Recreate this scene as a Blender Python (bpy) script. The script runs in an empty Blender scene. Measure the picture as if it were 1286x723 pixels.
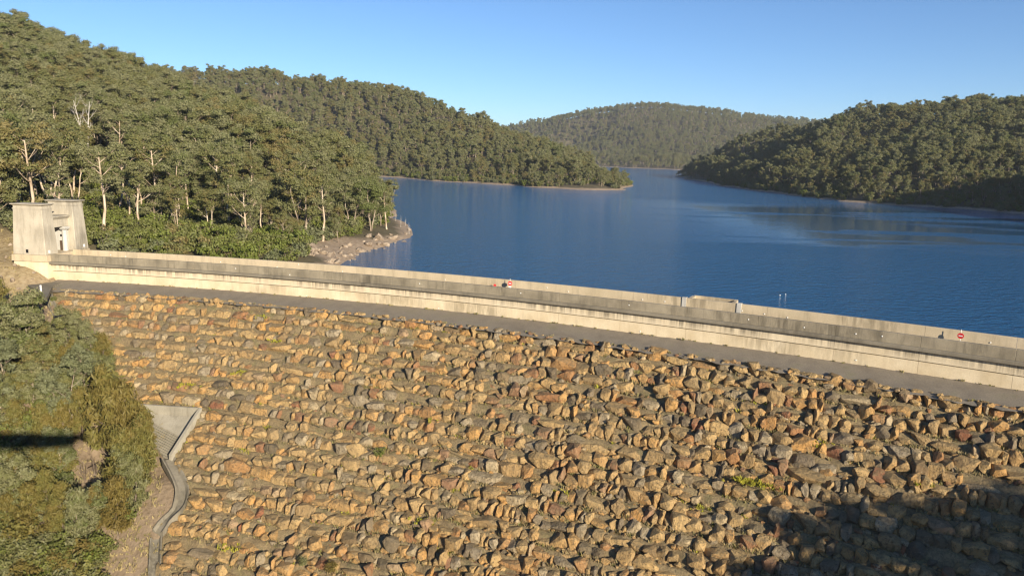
import bpy, bmesh, math, random
import numpy as np
from mathutils import Vector, Matrix

scene = bpy.context.scene
coll = scene.collection
rng = np.random.default_rng(11)
random.seed(11)
rad = math.radians

# ------------------------------------------------------------------ camera
PW, PH, FPX = 1286.0, 723.0, 950.0           # photograph size and focal length in its pixels
CX, CY = PW / 2, PH / 2
PITCH = math.atan((CY - 193.0) / FPX)
ROLL = rad(1.5)
FW = np.array([0, math.cos(PITCH), -math.sin(PITCH)])
_R0 = np.array([1.0, 0, 0]); _U0 = np.array([0, math.sin(PITCH), math.cos(PITCH)])
RT = math.cos(ROLL) * _R0 + math.sin(ROLL) * _U0
UP = -math.sin(ROLL) * _R0 + math.cos(ROLL) * _U0
cam_d = bpy.data.cameras.new("camera")
cam_d.sensor_fit = 'HORIZONTAL'; cam_d.sensor_width = 36.0
cam_d.lens = 36.0 * FPX / PW
cam_d.clip_start = 0.5; cam_d.clip_end = 20000
cam = bpy.data.objects.new("camera", cam_d); coll.objects.link(cam)
cam.matrix_world = Matrix(((RT[0], UP[0], -FW[0], 0), (RT[1], UP[1], -FW[1], 0),
                           (RT[2], UP[2], -FW[2], 0), (0, 0, 0, 1)))
scene.camera = cam

# ------------------------------------------------------------------ sky, sun, exposure
_s = -(FW * FPX + RT * (61 - CX) - UP * (522 - CY))   # the viewer's own shadow falls here, so the sun is opposite
SUN_H = _s[:2] / np.hypot(_s[0], _s[1])      # horizontal direction towards the sun
SUN_EL = math.atan2(_s[2], np.hypot(_s[0], _s[1]))
SUN_V = Vector((SUN_H[0] * math.cos(SUN_EL), SUN_H[1] * math.cos(SUN_EL), math.sin(SUN_EL)))
world = bpy.data.worlds.new("World"); scene.world = world; world.use_nodes = True
wn, wl = world.node_tree.nodes, world.node_tree.links
sky = wn.new('ShaderNodeTexSky'); sky.sky_type = 'NISHITA'; sky.sun_disc = False
sky.sun_elevation = SUN_EL
sky.sun_rotation = math.atan2(SUN_H[0], SUN_H[1])
sky.air_density = 0.85; sky.dust_density = 0.0; sky.ozone_density = 5.0; sky.altitude = 900
bg = wn['Background']; bg.inputs['Strength'].default_value = 0.085
wl.new(sky.outputs[0], bg.inputs[0])
sun_d = bpy.data.lights.new("sun", 'SUN'); sun_d.energy = 5.0; sun_d.angle = rad(0.5)
sun_d.color = (1.0, 0.88, 0.69)
sun = bpy.data.objects.new("sun", sun_d); coll.objects.link(sun)
sun.rotation_euler = SUN_V.to_track_quat('Z', 'Y').to_euler()
vs = scene.view_settings
vs.view_transform = 'Standard'; vs.look = 'None'; vs.exposure = 0.82; vs.gamma = 1.0; vs.use_curve_mapping = False
scene.cycles.use_denoising = True
scene.cycles.sample_clamp_indirect = 3.0
scene.cycles.pixel_filter_type = 'BLACKMAN_HARRIS'; scene.cycles.filter_width = 1.3
scene.cycles.max_bounces = 6
scene.cycles.diffuse_bounces = 3
scene.cycles.transparent_max_bounces = 4

# ------------------------------------------------------------------ picture <-> place
def ray(x, y): return FW * FPX + RT * (x - CX) - UP * (y - CY)
def at_z(x, y, z):
    d = ray(x, y); return d * (z / d[2])
def at_depth(x, y, zc): return ray(x, y) * (zc / FPX)
def project(q):
    q = np.asarray(q, float); zc = q @ FW
    zs = np.where(np.abs(zc) < 1e-3, 1e-3, zc)
    return CX + FPX * (q @ RT) / zs, CY - FPX * (q @ UP) / zs, zc

# ------------------------------------------------------------------ dam geometry: an arc in plan
AC = np.array([-108.69, -164.24]); AR = 281.57
ZW = -20.5                                    # water level
Z_PAR, Z_COR, Z_SHA, Z_GRV, Z_BOT = -17.0, -18.08, -18.58, -19.54, -20.86
Z_UPS = -16.85; Z_DECK = -18.1
BERM_W, Z_BERM = 4.5, -21.6
SLOPE = 1.35
def arc(a, off, z):                           # a degrees along the dam, off metres upstream of the downstream face
    a = np.radians(a); r = AR + off
    return np.stack(np.broadcast_arrays(AC[0] + r * np.sin(a), AC[1] + r * np.cos(a), z), -1)
def arc_of(x, y):
    return np.degrees(np.arctan2(x - AC[0], y - AC[1])), np.hypot(x - AC[0], y - AC[1]) - AR
A_L, A_R = 7.38, 41.0
def rock_z(d): return Z_BERM - (d - BERM_W) / SLOPE      # d metres downstream of the wall
def at_rock(x, y):                             # where a sight line meets the rockfill plane
    d = ray(x, y) / FPX
    t = np.linspace(30, 220, 6000); q = d[None] * t[:, None]
    g = q[:, 2] - rock_z(-arc_of(q[:, 0], q[:, 1])[1])
    return q[np.argmax(g < 0)]
def at_arc(x, y, off):                         # where a sight line meets the upright cylinder at that offset
    d = ray(x, y); d = d / d[1]
    a = d[0] ** 2 + 1; b = -2 * (d[0] * AC[0] + AC[1]); c = AC @ AC - (AR + off) ** 2
    return d * ((-b + math.sqrt(b * b - 4 * a * c)) / (2 * a))

# ------------------------------------------------------------------ mesh and object helpers
def mesh_np(name, v, f, mats=(), fmat=None, smooth=False):
    """v (n,3); f (m,k) array or list of such arrays with different k"""
    me = bpy.data.meshes.new(name)
    v = np.asarray(v, np.float32)
    fs = [np.asarray(x, np.int32) for x in (f if isinstance(f, list) else [f]) if len(x)]
    n_l = sum(x.size for x in fs); n_p = sum(len(x) for x in fs)
    me.vertices.add(len(v)); me.vertices.foreach_set('co', v.ravel())
    me.loops.add(n_l); me.loops.foreach_set('vertex_index', np.concatenate([x.ravel() for x in fs]))
    me.polygons.add(n_p)
    tot = np.concatenate([np.full(len(x), x.shape[1], np.int32) for x in fs])
    me.polygons.foreach_set('loop_start', np.concatenate([[0], np.cumsum(tot)[:-1]]).astype(np.int32))
    me.polygons.foreach_set('loop_total', tot)
    if fmat is not None: me.polygons.foreach_set('material_index', np.asarray(fmat, np.int32))
    me.polygons.foreach_set('use_smooth', np.full(n_p, smooth, bool))
    me.update(calc_edges=True); me.validate()
    for m in mats: me.materials.append(m)
    return me
def attr_face(me, name, vals):
    a = me.attributes.new(name, 'FLOAT', 'FACE'); a.data.foreach_set('value', np.asarray(vals, np.float32))
def link(name, me, parent=None, loc=None, rot=None, scl=None):
    o = bpy.data.objects.new(name, me); coll.objects.link(o)
    if parent is not None: o.parent = parent
    if loc is not None: o.location = tuple(float(c) for c in loc)
    if rot is not None: o.rotation_euler = tuple(float(c) for c in rot)
    if scl is not None: o.scale = tuple(float(c) for c in scl) if hasattr(scl, '__len__') else (float(scl),) * 3
    return o
def tag(o, label=None, cat=None, group=None, kind=None):
    if label: o['label'] = label
    if cat: o['category'] = cat
    if group: o['group'] = group
    if kind: o['kind'] = kind
    return o
def thing(name, label, cat, loc=(0, 0, 0), rz=0.0, group=None):
    o = bpy.data.objects.new(name, None); coll.objects.link(o); o.empty_display_size = 0.3
    o.location = tuple(float(c) for c in loc); o.rotation_euler = (0, 0, float(rz))
    return tag(o, label, cat, group)
class MB:                                      # collects shapes for ONE mesh object
    def __init__(s): s.v = []; s.f = []
    def add(s, v, f):
        b = len(s.v); s.v += [tuple(map(float, p)) for p in v]; s.f += [tuple(i + b for i in q) for q in f]; return s
    def box(s, x0, x1, y0, y1, z0, z1):
        return s.add([(x0, y0, z0), (x1, y0, z0), (x1, y1, z0), (x0, y1, z0), (x0, y0, z1), (x1, y0, z1), (x1, y1, z1), (x0, y1, z1)],
                     [(0, 3, 2, 1), (4, 5, 6, 7), (0, 1, 5, 4), (1, 2, 6, 5), (2, 3, 7, 6), (3, 0, 4, 7)])
    def frustum(s, a, b, z0, z1):              # rectangles a and b = (x0,x1,y0,y1) at z0 and z1
        v = [(a[0], a[2], z0), (a[1], a[2], z0), (a[1], a[3], z0), (a[0], a[3], z0), (b[0], b[2], z1), (b[1], b[2], z1), (b[1], b[3], z1), (b[0], b[3], z1)]
        return s.add(v, [(0, 3, 2, 1), (4, 5, 6, 7), (0, 1, 5, 4), (1, 2, 6, 5), (2, 3, 7, 6), (3, 0, 4, 7)])
    def cyl(s, p, q, r0, r1=None, n=12):
        p, q = Vector(p), Vector(q); r1 = r0 if r1 is None else r1
        M = (q - p).to_track_quat('Z', 'Y').to_matrix()
        v = []
        for c, r in ((p, r0), (q, r1)):
            v += [tuple(c + M @ Vector((r * math.cos(2 * math.pi * i / n), r * math.sin(2 * math.pi * i / n), 0))) for i in range(n)]
        f = [(i, (i + 1) % n, n + (i + 1) % n, n + i) for i in range(n)] + [tuple(range(n))[::-1], tuple(range(n, 2 * n))]
        return s.add(v, f)
    def sweep(s, pts, closed=False):           # pts (n_sections, n_profile, 3), capped ends
        n, k = pts.shape[0], pts.shape[1]
        f = []
        for i in range(n - 1):
            for j in range(k): f.append((i * k + j, i * k + (j + 1) % k, (i + 1) * k + (j + 1) % k, (i + 1) * k + j))
        f += [tuple(range(k))[::-1], tuple((n - 1) * k + j for j in range(k))]
        return s.add(pts.reshape(-1, 3), f)
    def mesh(s, name, mat, bevel=0.0, smooth=False):
        me = bpy.data.meshes.new(name); me.from_pydata(s.v, [], s.f)
        bm = bmesh.new(); bm.from_mesh(me)
        bmesh.ops.recalc_face_normals(bm, faces=bm.faces)
        if bevel:
            bmesh.ops.bevel(bm, geom=[e for e in bm.edges if e.calc_face_angle(0) > 0.5], offset=bevel, segments=1, affect='EDGES', clamp_overlap=True)
        bm.to_mesh(me); bm.free()
        if smooth: me.polygons.foreach_set('use_smooth', [True] * len(me.polygons))
        me.materials.append(mat); return me
    def build(s, name, mat, parent=None, bevel=0.0, smooth=False, **k): return link(name, s.mesh(name, mat, bevel, smooth), parent, **k)

def vnoise(x, y, seed=0):                      # smooth value noise, numpy
    x = np.asarray(x, float); y = np.asarray(y, float)
    def h(i, j):
        n = (i.astype(np.int64) * 374761393 + j.astype(np.int64) * 668265263 + seed * 974634777) & 0x7fffffff
        n = (n ^ (n >> 13)) * 1274126177 & 0x7fffffff
        return ((n ^ (n >> 16)) & 0xffff) / 65535.0
    i, j = np.floor(x), np.floor(y); u, w = x - i, y - j
    u, w = u * u * (3 - 2 * u), w * w * (3 - 2 * w)
    return (h(i, j) * (1 - u) + h(i + 1, j) * u) * (1 - w) + (h(i, j + 1) * (1 - u) + h(i + 1, j + 1) * u) * w - 0.5

# ------------------------------------------------------------------ materials
class N:                                       # small wrapper for building node trees
    def __init__(s, name):
        s.m = bpy.data.materials.new(name); s.m.use_nodes = True
        s.n, s.l = s.m.node_tree.nodes, s.m.node_tree.links
        s.bsdf = s.n['Principled BSDF']; s.bsdf.inputs['Roughness'].default_value = 0.85
        s.bsdf.inputs['Specular IOR Level'].default_value = 0.25
    def new(s, t, **k):
        n = s.n.new(t)
        for a, b in k.items(): setattr(n, a, b)
        return n
    def put(s, sock, val):
        if hasattr(val, 'is_output'): s.l.new(val, sock)
        else: sock.default_value = val
    def pos(s): return s.new('ShaderNodeNewGeometry').outputs['Position']
    def obj(s): return s.new('ShaderNodeTexCoord').outputs['Object']
    def scaled(s, vec, sc):
        n = s.new('ShaderNodeVectorMath', operation='MULTIPLY'); s.put(n.inputs[0], vec); n.inputs[1].default_value = sc; return n.outputs[0]
    def noise(s, vec, scale, detail=4, rough=0.55):
        n = s.new('ShaderNodeTexNoise'); s.put(n.inputs['Vector'], vec); n.inputs['Scale'].default_value = scale
        n.inputs['Detail'].default_value = detail; n.inputs['Roughness'].default_value = rough; return n.outputs['Fac']
    def ramp(s, fac, stops, interp='LINEAR'):
        n = s.new('ShaderNodeValToRGB'); s.put(n.inputs[0], fac); e = n.color_ramp.elements; n.color_ramp.interpolation = interp
        while len(e) < len(stops): e.new(0.5)
        for q, (p, c) in zip(e, stops): q.position = p; q.color = (*c, 1) if len(c) == 3 else c
        return n.outputs[0]
    def rng(s, v, a, b, c=0.0, d=1.0):
        n = s.new('ShaderNodeMapRange'); s.put(n.inputs[0], v)
        for i, q in enumerate((a, b, c, d)): n.inputs[i + 1].default_value = q
        return n.outputs[0]
    def math(s, op, a, b=0.0):
        n = s.new('ShaderNodeMath', operation=op); s.put(n.inputs[0], a); s.put(n.inputs[1], b); return n.outputs[0]
    def mix(s, fac, a, b, mode='MIX'):
        n = s.new('ShaderNodeMix', data_type='RGBA', blend_type=mode)
        s.put(n.inputs[0], fac)
        for sock, v in ((n.inputs[6], a), (n.inputs[7], b)):
            s.put(sock, v if hasattr(v, 'is_output') else ((*v, 1) if len(v) == 3 else v))
        return n.outputs[2]
    def z(s):
        n = s.new('ShaderNodeSeparateXYZ'); s.l.new(s.pos(), n.inputs[0]); return n.outputs[2]
    def attr(s, name): return s.new('ShaderNodeAttribute', attribute_name=name).outputs['Fac']
    def rnd(s): return s.new('ShaderNodeObjectInfo').outputs['Random']
    def color(s, c): s.put(s.bsdf.inputs['Base Color'], c if hasattr(c, 'is_output') else (*c, 1)); return s
    def bump(s, h, strength, dist):
        b = s.new('ShaderNodeBump'); s.put(b.inputs['Height'], h); b.inputs['Strength'].default_value = strength; b.inputs['Distance'].default_value = dist
        s.l.new(b.outputs[0], s.bsdf.inputs['Normal']); return s
    def rough(s, v): s.put(s.bsdf.inputs['Roughness'], v); return s

def concrete(name, c0, c1, streak, streak_amt, bump=0.4):
    m = N(name); p = m.pos()
    blot = m.noise(p, 0.35, 6, 0.6); st = m.noise(m.scaled(p, (1.1, 1.1, 0.16)), 1.0, 6, 0.72); fine = m.noise(p, 9.0, 4, 0.7)
    c = m.ramp(blot, [(0.32, c0), (0.68, c1)])
    c = m.mix(m.rng(st, 0.50, 0.72, 0, streak_amt), c, streak)
    c = m.mix(m.rng(fine, 0.3, 0.75, 0.0, 0.35), c, (c0[0] * .55, c0[1] * .55, c0[2] * .5))
    big = m.math('MULTIPLY', m.rng(m.noise(p, 0.09, 2), 0.56, 0.66), m.rng(m.noise(m.scaled(p, (1.6, 1.6, 0.25)), 1.0, 5, 0.7), 0.38, 0.58))
    c = m.mix(m.math('MULTIPLY', big, 0.7), c, (c0[0] * .42, c0[1] * .42, c0[2] * .42))
    m.color(c); m.bump(fine, bump, 0.03); return m
M_WALL = concrete('cream_concrete', (0.60, 0.485, 0.315), (0.78, 0.665, 0.475), (0.40, 0.31, 0.195), 0.40).m
def wall_upper():
    m = N('stained_cream_concrete'); p = m.pos(); z = m.z()
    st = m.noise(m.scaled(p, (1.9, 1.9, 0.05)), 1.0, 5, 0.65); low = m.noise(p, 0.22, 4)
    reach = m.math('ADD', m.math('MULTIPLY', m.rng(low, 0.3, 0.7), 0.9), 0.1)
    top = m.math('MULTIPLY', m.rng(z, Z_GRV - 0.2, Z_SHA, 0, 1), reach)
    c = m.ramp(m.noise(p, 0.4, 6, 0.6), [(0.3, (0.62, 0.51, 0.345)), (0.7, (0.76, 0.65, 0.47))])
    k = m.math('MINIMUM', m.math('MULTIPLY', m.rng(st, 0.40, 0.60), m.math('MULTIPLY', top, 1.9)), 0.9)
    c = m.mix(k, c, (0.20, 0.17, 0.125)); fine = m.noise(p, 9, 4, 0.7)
    c = m.mix(m.rng(fine, 0.3, 0.75, 0, 0.3), c, (0.36, 0.30, 0.21))
    m.color(c).bump(fine, 0.4, 0.03); return m.m
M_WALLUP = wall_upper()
M_PARA = concrete('weathered_parapet_concrete', (0.21, 0.18, 0.13), (0.38, 0.325, 0.235), (0.10, 0.088, 0.065), 0.8).m
M_CORN = concrete('dark_cornice_concrete', (0.19, 0.165, 0.125), (0.28, 0.245, 0.185), (0.10, 0.09, 0.075), 0.5).m
M_UPS = concrete('beige_parapet_concrete', (0.50, 0.41, 0.275), (0.62, 0.51, 0.355), (0.24, 0.20, 0.145), 0.5).m
M_PYL = concrete('pylon_concrete', (0.43, 0.38, 0.295), (0.57, 0.51, 0.405), (0.26, 0.225, 0.17), 0.6).m
M_GREYC = concrete('pale_grey_concrete', (0.50, 0.48, 0.44), (0.60, 0.58, 0.53), (0.33, 0.31, 0.28), 0.4).m
M_DRAIN = concrete('drain_concrete', (0.17, 0.15, 0.11), (0.27, 0.24, 0.185), (0.09, 0.08, 0.06), 0.7).m
M_APRON = concrete('apron_concrete', (0.30, 0.27, 0.21), (0.42, 0.385, 0.31), (0.17, 0.15, 0.115), 0.6).m
M_DECK = concrete('road_asphalt', (0.07, 0.067, 0.06), (0.10, 0.096, 0.088), (0.05, 0.05, 0.045), 0.3).m
def plain(name, c, rough=0.6, var=0.15):
    m = N(name); n = m.noise(m.obj(), 6, 4)
    m.color(m.mix(m.rng(n, 0.3, 0.7, 0, 1), tuple(x * (1 - var) for x in c), tuple(min(1, x * (1 + var)) for x in c))); m.rough(rough); return m.m
M_RED = plain('red_sign_paint', (0.62, 0.03, 0.03), 0.45); M_WHITE = plain('white_paint', (0.80, 0.79, 0.75), 0.5, 0.05)
M_DARK = plain('dark_metal', (0.03, 0.03, 0.03), 0.5); M_DOOR = plain('brown_door_timber', (0.09, 0.06, 0.04), 0.7)
M_VOID = plain('dark_window_glass', (0.012, 0.012, 0.014), 0.2)

def m_gravel():
    m = N('gravel_berm'); p = m.pos()
    big = m.noise(p, 0.5, 5, 0.6); fine = m.noise(p, 7.0, 3, 0.8)
    c = m.ramp(big, [(0.3, (0.22, 0.185, 0.14)), (0.55, (0.275, 0.235, 0.18)), (0.75, (0.24, 0.215, 0.14))])
    c = m.mix(m.rng(fine, 0.35, 0.7), c, m.mix(0.5, c, (0.09, 0.08, 0.065)))
    m.color(c).bump(fine, 0.8, 0.06); return m.m
M_GRAVEL = m_gravel()
def m_terrain():
    m = N('forest_floor_and_bank'); p = m.pos(); z = m.z()
    n1 = m.noise(p, 0.15, 6, 0.65); n2 = m.noise(p, 1.3, 5, 0.7)
    floor = m.ramp(n1, [(0.3, (0.075, 0.066, 0.036)), (0.5, (0.115, 0.095, 0.055)), (0.68, (0.135, 0.115, 0.065))])
    bank = m.ramp(n2, [(0.3, (0.20, 0.145, 0.095)), (0.5, (0.36, 0.27, 0.185)), (0.7, (0.46, 0.37, 0.27))])
    zz = m.math('ADD', z, m.math('MULTIPLY', m.math('SUBTRACT', n1, 0.5), 2.2))
    c = m.mix(m.rng(zz, ZW + 0.5, ZW + 1.1, 0, 1), bank, floor)
    # bare pinkish soil on the downstream abutment
    soil = m.ramp(n2, [(0.3, (0.17, 0.125, 0.08)), (0.6, (0.26, 0.195, 0.13)), (0.75, (0.18, 0.155, 0.08))])
    c = m.mix(m.rng(z, ZW - 0.6, ZW - 0.2, 1, 0), c, soil)
    vd = m.new('ShaderNodeVectorMath', operation='DISTANCE'); m.put(vd.inputs[0], p); vd.inputs[1].default_value = tuple(arc(4.6, -4, -20))
    grassy = m.ramp(n2, [(0.3, (0.17, 0.125, 0.065)), (0.5, (0.33, 0.25, 0.135)), (0.7, (0.42, 0.34, 0.21))])
    c = m.mix(m.rng(m.math('ADD', vd.outputs['Value'], m.math('MULTIPLY', n1, 8)), 17, 23, 1, 0), c, grassy)      # dry grass bank
    vs_ = m.new('ShaderNodeVectorMath', operation='DISTANCE'); m.put(vs_.inputs[0], p); vs_.inputs[1].default_value = tuple(at_z(440, 318, ZW))
    c = m.mix(m.rng(m.math('ADD', vs_.outputs['Value'], m.math('MULTIPLY', n1, 10)), 17, 23, 1, 0), c, bank)              # bare rocky point
    m.color(c).bump(n2, 0.8, 0.3); return m.m
M_TERR = m_terrain()
def m_water():
    m = N('reservoir_water'); p = m.pos()
    m.color((0.018, 0.10, 0.225)); m.bsdf.inputs['IOR'].default_value = 1.333
    m.bsdf.inputs['Specular IOR Level'].default_value = 0.5
    calm = m.noise(m.scaled(p, (0.011, 0.045, 1)), 1.0, 3, 0.55)
    sp = m.new('ShaderNodeSeparateXYZ'); m.l.new(p, sp.inputs[0])
    lee = m.math('MULTIPLY', m.rng(sp.outputs[0], 20, 80), m.math('MULTIPLY', m.rng(sp.outputs[1], 330, 460, 1, 0), m.rng(sp.outputs[1], 150, 190)))       # wind shadow of the right hill
    mask = m.rng(m.math('MULTIPLY', m.rng(calm, 0.38, 0.50), lee), 0.0, 1.0, 1.0, 0.05)
    w1 = m.noise(m.scaled(p, (0.55, 1.0, 1)), 1.0, 3, 0.6); w2 = m.noise(m.scaled(p, (2.0, 3.2, 1)), 1.0, 2, 0.6)
    h = m.math('ADD', w1, m.math('MULTIPLY', w2, 0.35))
    b = m.new('ShaderNodeBump'); m.put(b.inputs['Height'], h); m.put(b.inputs['Strength'], mask); b.inputs['Distance'].default_value = 0.46
    m.l.new(b.outputs[0], m.bsdf.inputs['Normal']); m.rough(m.rng(mask, 0.12, 1.0, 0.03, 0.08)); return m.m
M_WATER = m_water()
def m_rock():
    m = N('sandstone_rock'); p = m.pos()
    t = m.math('FRACT', m.math('ADD', m.attr('tint'), m.rnd()))
    c = m.ramp(t, [(0.0, (0.62, 0.33, 0.105)), (0.14, (0.64, 0.43, 0.185)), (0.30, (0.55, 0.36, 0.155)), (0.46, (0.42, 0.285, 0.135)),
                   (0.56, (0.66, 0.37, 0.12)), (0.64, (0.52, 0.27, 0.10)), (0.71, (0.30, 0.115, 0.06)), (0.76, (0.60, 0.47, 0.28)), (0.82, (0.43, 0.355, 0.245)), (0.89, (0.26, 0.205, 0.14)), (0.955, (0.10, 0.085, 0.066)), (1.0, (0.58, 0.34, 0.12))])
    n1 = m.noise(p, 1.5, 6, 0.7); n2 = m.noise(p, 4.0, 6, 0.75); n3 = m.noise(m.scaled(p, (2.6, 2.6, 0.9)), 1.0, 5, 0.7)
    c = m.mix(m.rng(n1, 0.46, 0.62, 0, 0.6), c, m.mix(0.5, c, (0.22, 0.145, 0.07)))       # brown weathering
    c = m.mix(m.rng(n3, 0.53, 0.63, 0, 0.7), c, (0.20, 0.145, 0.08))                      # dark run-off streaks
    c = m.mix(m.rng(n2, 0.54, 0.64, 0, 0.85), c, (0.075, 0.055, 0.036))                    # pits and lichen
    c = m.mix(m.rng(n2, 0.44, 0.34, 0, 0.45), c, (0.60, 0.48, 0.29))                       # pale grain
    c = m.mix(m.rng(m.noise(p, 0.10, 3), 0.40, 0.60, 0.04, 0.30), c, (0.40, 0.31, 0.175))
    g = m.new('ShaderNodeSeparateXYZ'); m.l.new(m.new('ShaderNodeNewGeometry').outputs['Normal'], g.inputs[0])
    dirt = m.math('MULTIPLY', m.rng(g.outputs[2], 0.55, 0.9), m.rng(n1, 0.35, 0.55))
    c = m.mix(m.math('MULTIPLY', dirt, 0.6), c, (0.20, 0.16, 0.09))
    m.color(c).bump(m.math('ADD', n2, m.math('ADD', n1, n3)), 1.0, 0.30); return m.m
M_ROCK = m_rock()
def m_bed():
    m = N('soil_between_rocks'); p = m.pos(); n1 = m.noise(p, 0.6, 5, 0.65); n2 = m.noise(p, 5, 4, 0.7)
    c = m.ramp(n1, [(0.3, (0.20, 0.145, 0.075)), (0.5, (0.30, 0.225, 0.12)), (0.68, (0.22, 0.185, 0.085))])
    c = m.mix(m.rng(n2, 0.4, 0.7, 0, 0.7), c, (0.075, 0.062, 0.042)); m.color(c).bump(n2, 1.0, 0.15); return m.m
M_BED = m_bed()
def m_leaf(name, stops, trans=0.25, wide=False):
    m = N(name); t = m.attr('tint'); r = m.rnd()
    v = m.math('ADD', m.math('MULTIPLY', t, 0.5), m.math('MULTIPLY', r, 0.5))
    if wide: v = m.math('ADD', v, m.math('MULTIPLY', m.math('SUBTRACT', m.noise(m.pos(), 0.022, 3, 0.6), 0.5), 0.55))   # stands of differing species
    c = m.ramp(v, stops)
    m.color(c).rough(0.6); m.bsdf.inputs['Specular IOR Level'].default_value = 0.3
    tr = m.new('ShaderNodeBsdfTranslucent'); m.put(tr.inputs[0], m.mix(0.5, c, (0.16, 0.17, 0.03)))
    mx = m.new('ShaderNodeMixShader'); mx.inputs[0].default_value = trans
    out = m.n['Material Output']; m.l.new(m.bsdf.outputs[0], mx.inputs[1]); m.l.new(tr.outputs[0], mx.inputs[2]); m.l.new(mx.outputs[0], out.inputs[0])
    return m.m
M_GUM = m_leaf('gum_leaves', [(0.2, (0.215, 0.175, 0.066)), (0.36, (0.145, 0.155, 0.05)), (0.5, (0.19, 0.188, 0.08)), (0.64, (0.235, 0.228, 0.118)), (0.8, (0.125, 0.145, 0.042))], wide=True)
M_SHRUB = m_leaf('shrub_leaves', [(0.1, (0.11, 0.14, 0.026)), (0.4, (0.16, 0.185, 0.036)), (0.7, (0.15, 0.155, 0.055)), (0.9, (0.21, 0.20, 0.050))])
M_CAS = m_leaf('sheoak_leaves', [(0.1, (0.165, 0.120, 0.032)), (0.4, (0.19, 0.15, 0.040)), (0.7, (0.165, 0.158, 0.042)), (0.9, (0.22, 0.165, 0.05))])
M_GREYGUM = m_leaf('grey_gum_leaves', [(0.1, (0.145, 0.155, 0.075)), (0.5, (0.18, 0.188, 0.095)), (0.9, (0.135, 0.155, 0.06))])
def m_bark(name, a, b, c_):
    m = N(name); p = m.pos(); n = m.noise(m.scaled(p, (1, 1, 0.25)), 1.6, 5, 0.6)
    m.color(m.ramp(n, [(0.33, a), (0.5, b), (0.68, c_)])).bump(n, 0.5, 0.05); return m.m
M_BARK = m_bark('pale_gum_bark', (0.24, 0.165, 0.11), (0.48, 0.375, 0.27), (0.66, 0.56, 0.44))
M_BARK2 = m_bark('grey_gum_bark', (0.15, 0.11, 0.08), (0.29, 0.23, 0.17), (0.46, 0.385, 0.30))
M_DEAD = m_bark('bleached_dead_wood', (0.36, 0.32, 0.27), (0.50, 0.46, 0.40), (0.60, 0.56, 0.50))
M_BROWN = m_bark('brown_bark', (0.10, 0.075, 0.055), (0.17, 0.13, 0.095), (0.26, 0.21, 0.16))
def m_grass():
    m = N('dry_grass'); t = m.attr('tint')
    m.color(m.ramp(t, [(0.0, (0.34, 0.265, 0.13)), (0.45, (0.26, 0.22, 0.10)), (0.7, (0.20, 0.19, 0.06)), (0.88, (0.30, 0.29, 0.035)), (1.0, (0.36, 0.33, 0.035))])); return m.m
M_GRASS = m_grass()

# ------------------------------------------------------------------ terrain: heights through control points
A_LEFT_D = [0, 4.5, 8, 12, 18.3, 18.6, 24, 27, 30.5, 35, 60]
A_LEFT_A = [8.0, 8.45, 9.2, 10.5, 13.5, 15.45, 15.6, 16.75, 16.55, 17.1, 18.5]
def a_left(d): return np.interp(d, A_LEFT_D, A_LEFT_A)      # left edge of the rockfill
CP = []
def cp(q, z=None): CP.append((float(q[0]), float(q[1]), float(q[2] if z is None else z)))
def shore(*pts):
    for x, y in pts: cp(at_z(x, y, ZW))
def ridge(trees, *pts):
    for x, y, zc in pts:
        q = at_depth(x, y, zc); cp(q, q[2] - trees)
# near left hill
shore((428, 333), (450, 323), (488, 311), (515, 299))
for x, y, z in ((-28, 205, ZW), (-40, 235, ZW + .3), (-62, 290, ZW), (-95, 345, ZW), (-150, 430, ZW), (-215, 520, ZW + 1)): cp((x, y, z))
ridge(13, (-60, 5, 300), (0, 20, 325), (60, 38, 335), (120, 64, 345), (174, 82, 345), (240, 105, 325), (300, 126, 300), (360, 152, 278), (420, 182, 252), (462, 212, 228))
ridge(13, (-300, -40, 300), (-600, -60, 300))
for x, y, zc in ((60, 240, 168), (130, 262, 160), (200, 262, 168), (290, 288, 158), (360, 290, 158), (420, 292, 160), (465, 285, 175), (90, 160, 240), (220, 190, 220), (330, 205, 215), (0, 235, 165), (0, 130, 250)):
    cp(at_depth(x, y + 8, zc))
for a, o, z in ((9, 9, -19.6), (11, 9, -19.8), (13, 9, -20.0), (15, 9, -20.6), (16, 9, -21.5), (11, 20, -18), (14, 22, -18.6), (7, 16, -17), (5.4, 4, -17.6), (3, 4, -16), (0, 5, -12), (2, -6, -18), (6.5, -2.3, -18.7), (5.6, -2.8, -18.4), (7.15, -2.3, -19.3), (5, -6, -19.6), (6.8, -5.5, -20.9), (4, 20, -13)):
    cp(arc(a, o, z))
# lake bed
for q in ((0, 170), (20, 250), (60, 400), (-70, 470), (-130, 520), (120, 300), (110, 200), (90, 140), (60, 110), (20, 130), (-15, 150), (240, 1250), (330, 1000), (-20, 300), (150, 480)): cp(q, ZW - 9)
cp((-40, 400), ZW - 6); cp((-10, 215), ZW - 4)
for a in (18, 20, 23, 26, 29, 32, 35, 38): cp(arc(a, 9, -28)); cp(arc(a, -2, -26))
for a in (9, 12, 15): cp(arc(a, 5.5, -22.5)); cp(arc(a, -2, -24))
for q in ((128, 560), (135, 640), (145, 720), (160, 800), (190, 900), (215, 1000), (245, 1120), (262, 1240), (235, 1300), (280, 1320), (330, 1150)): cp(q, ZW - 14)
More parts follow.
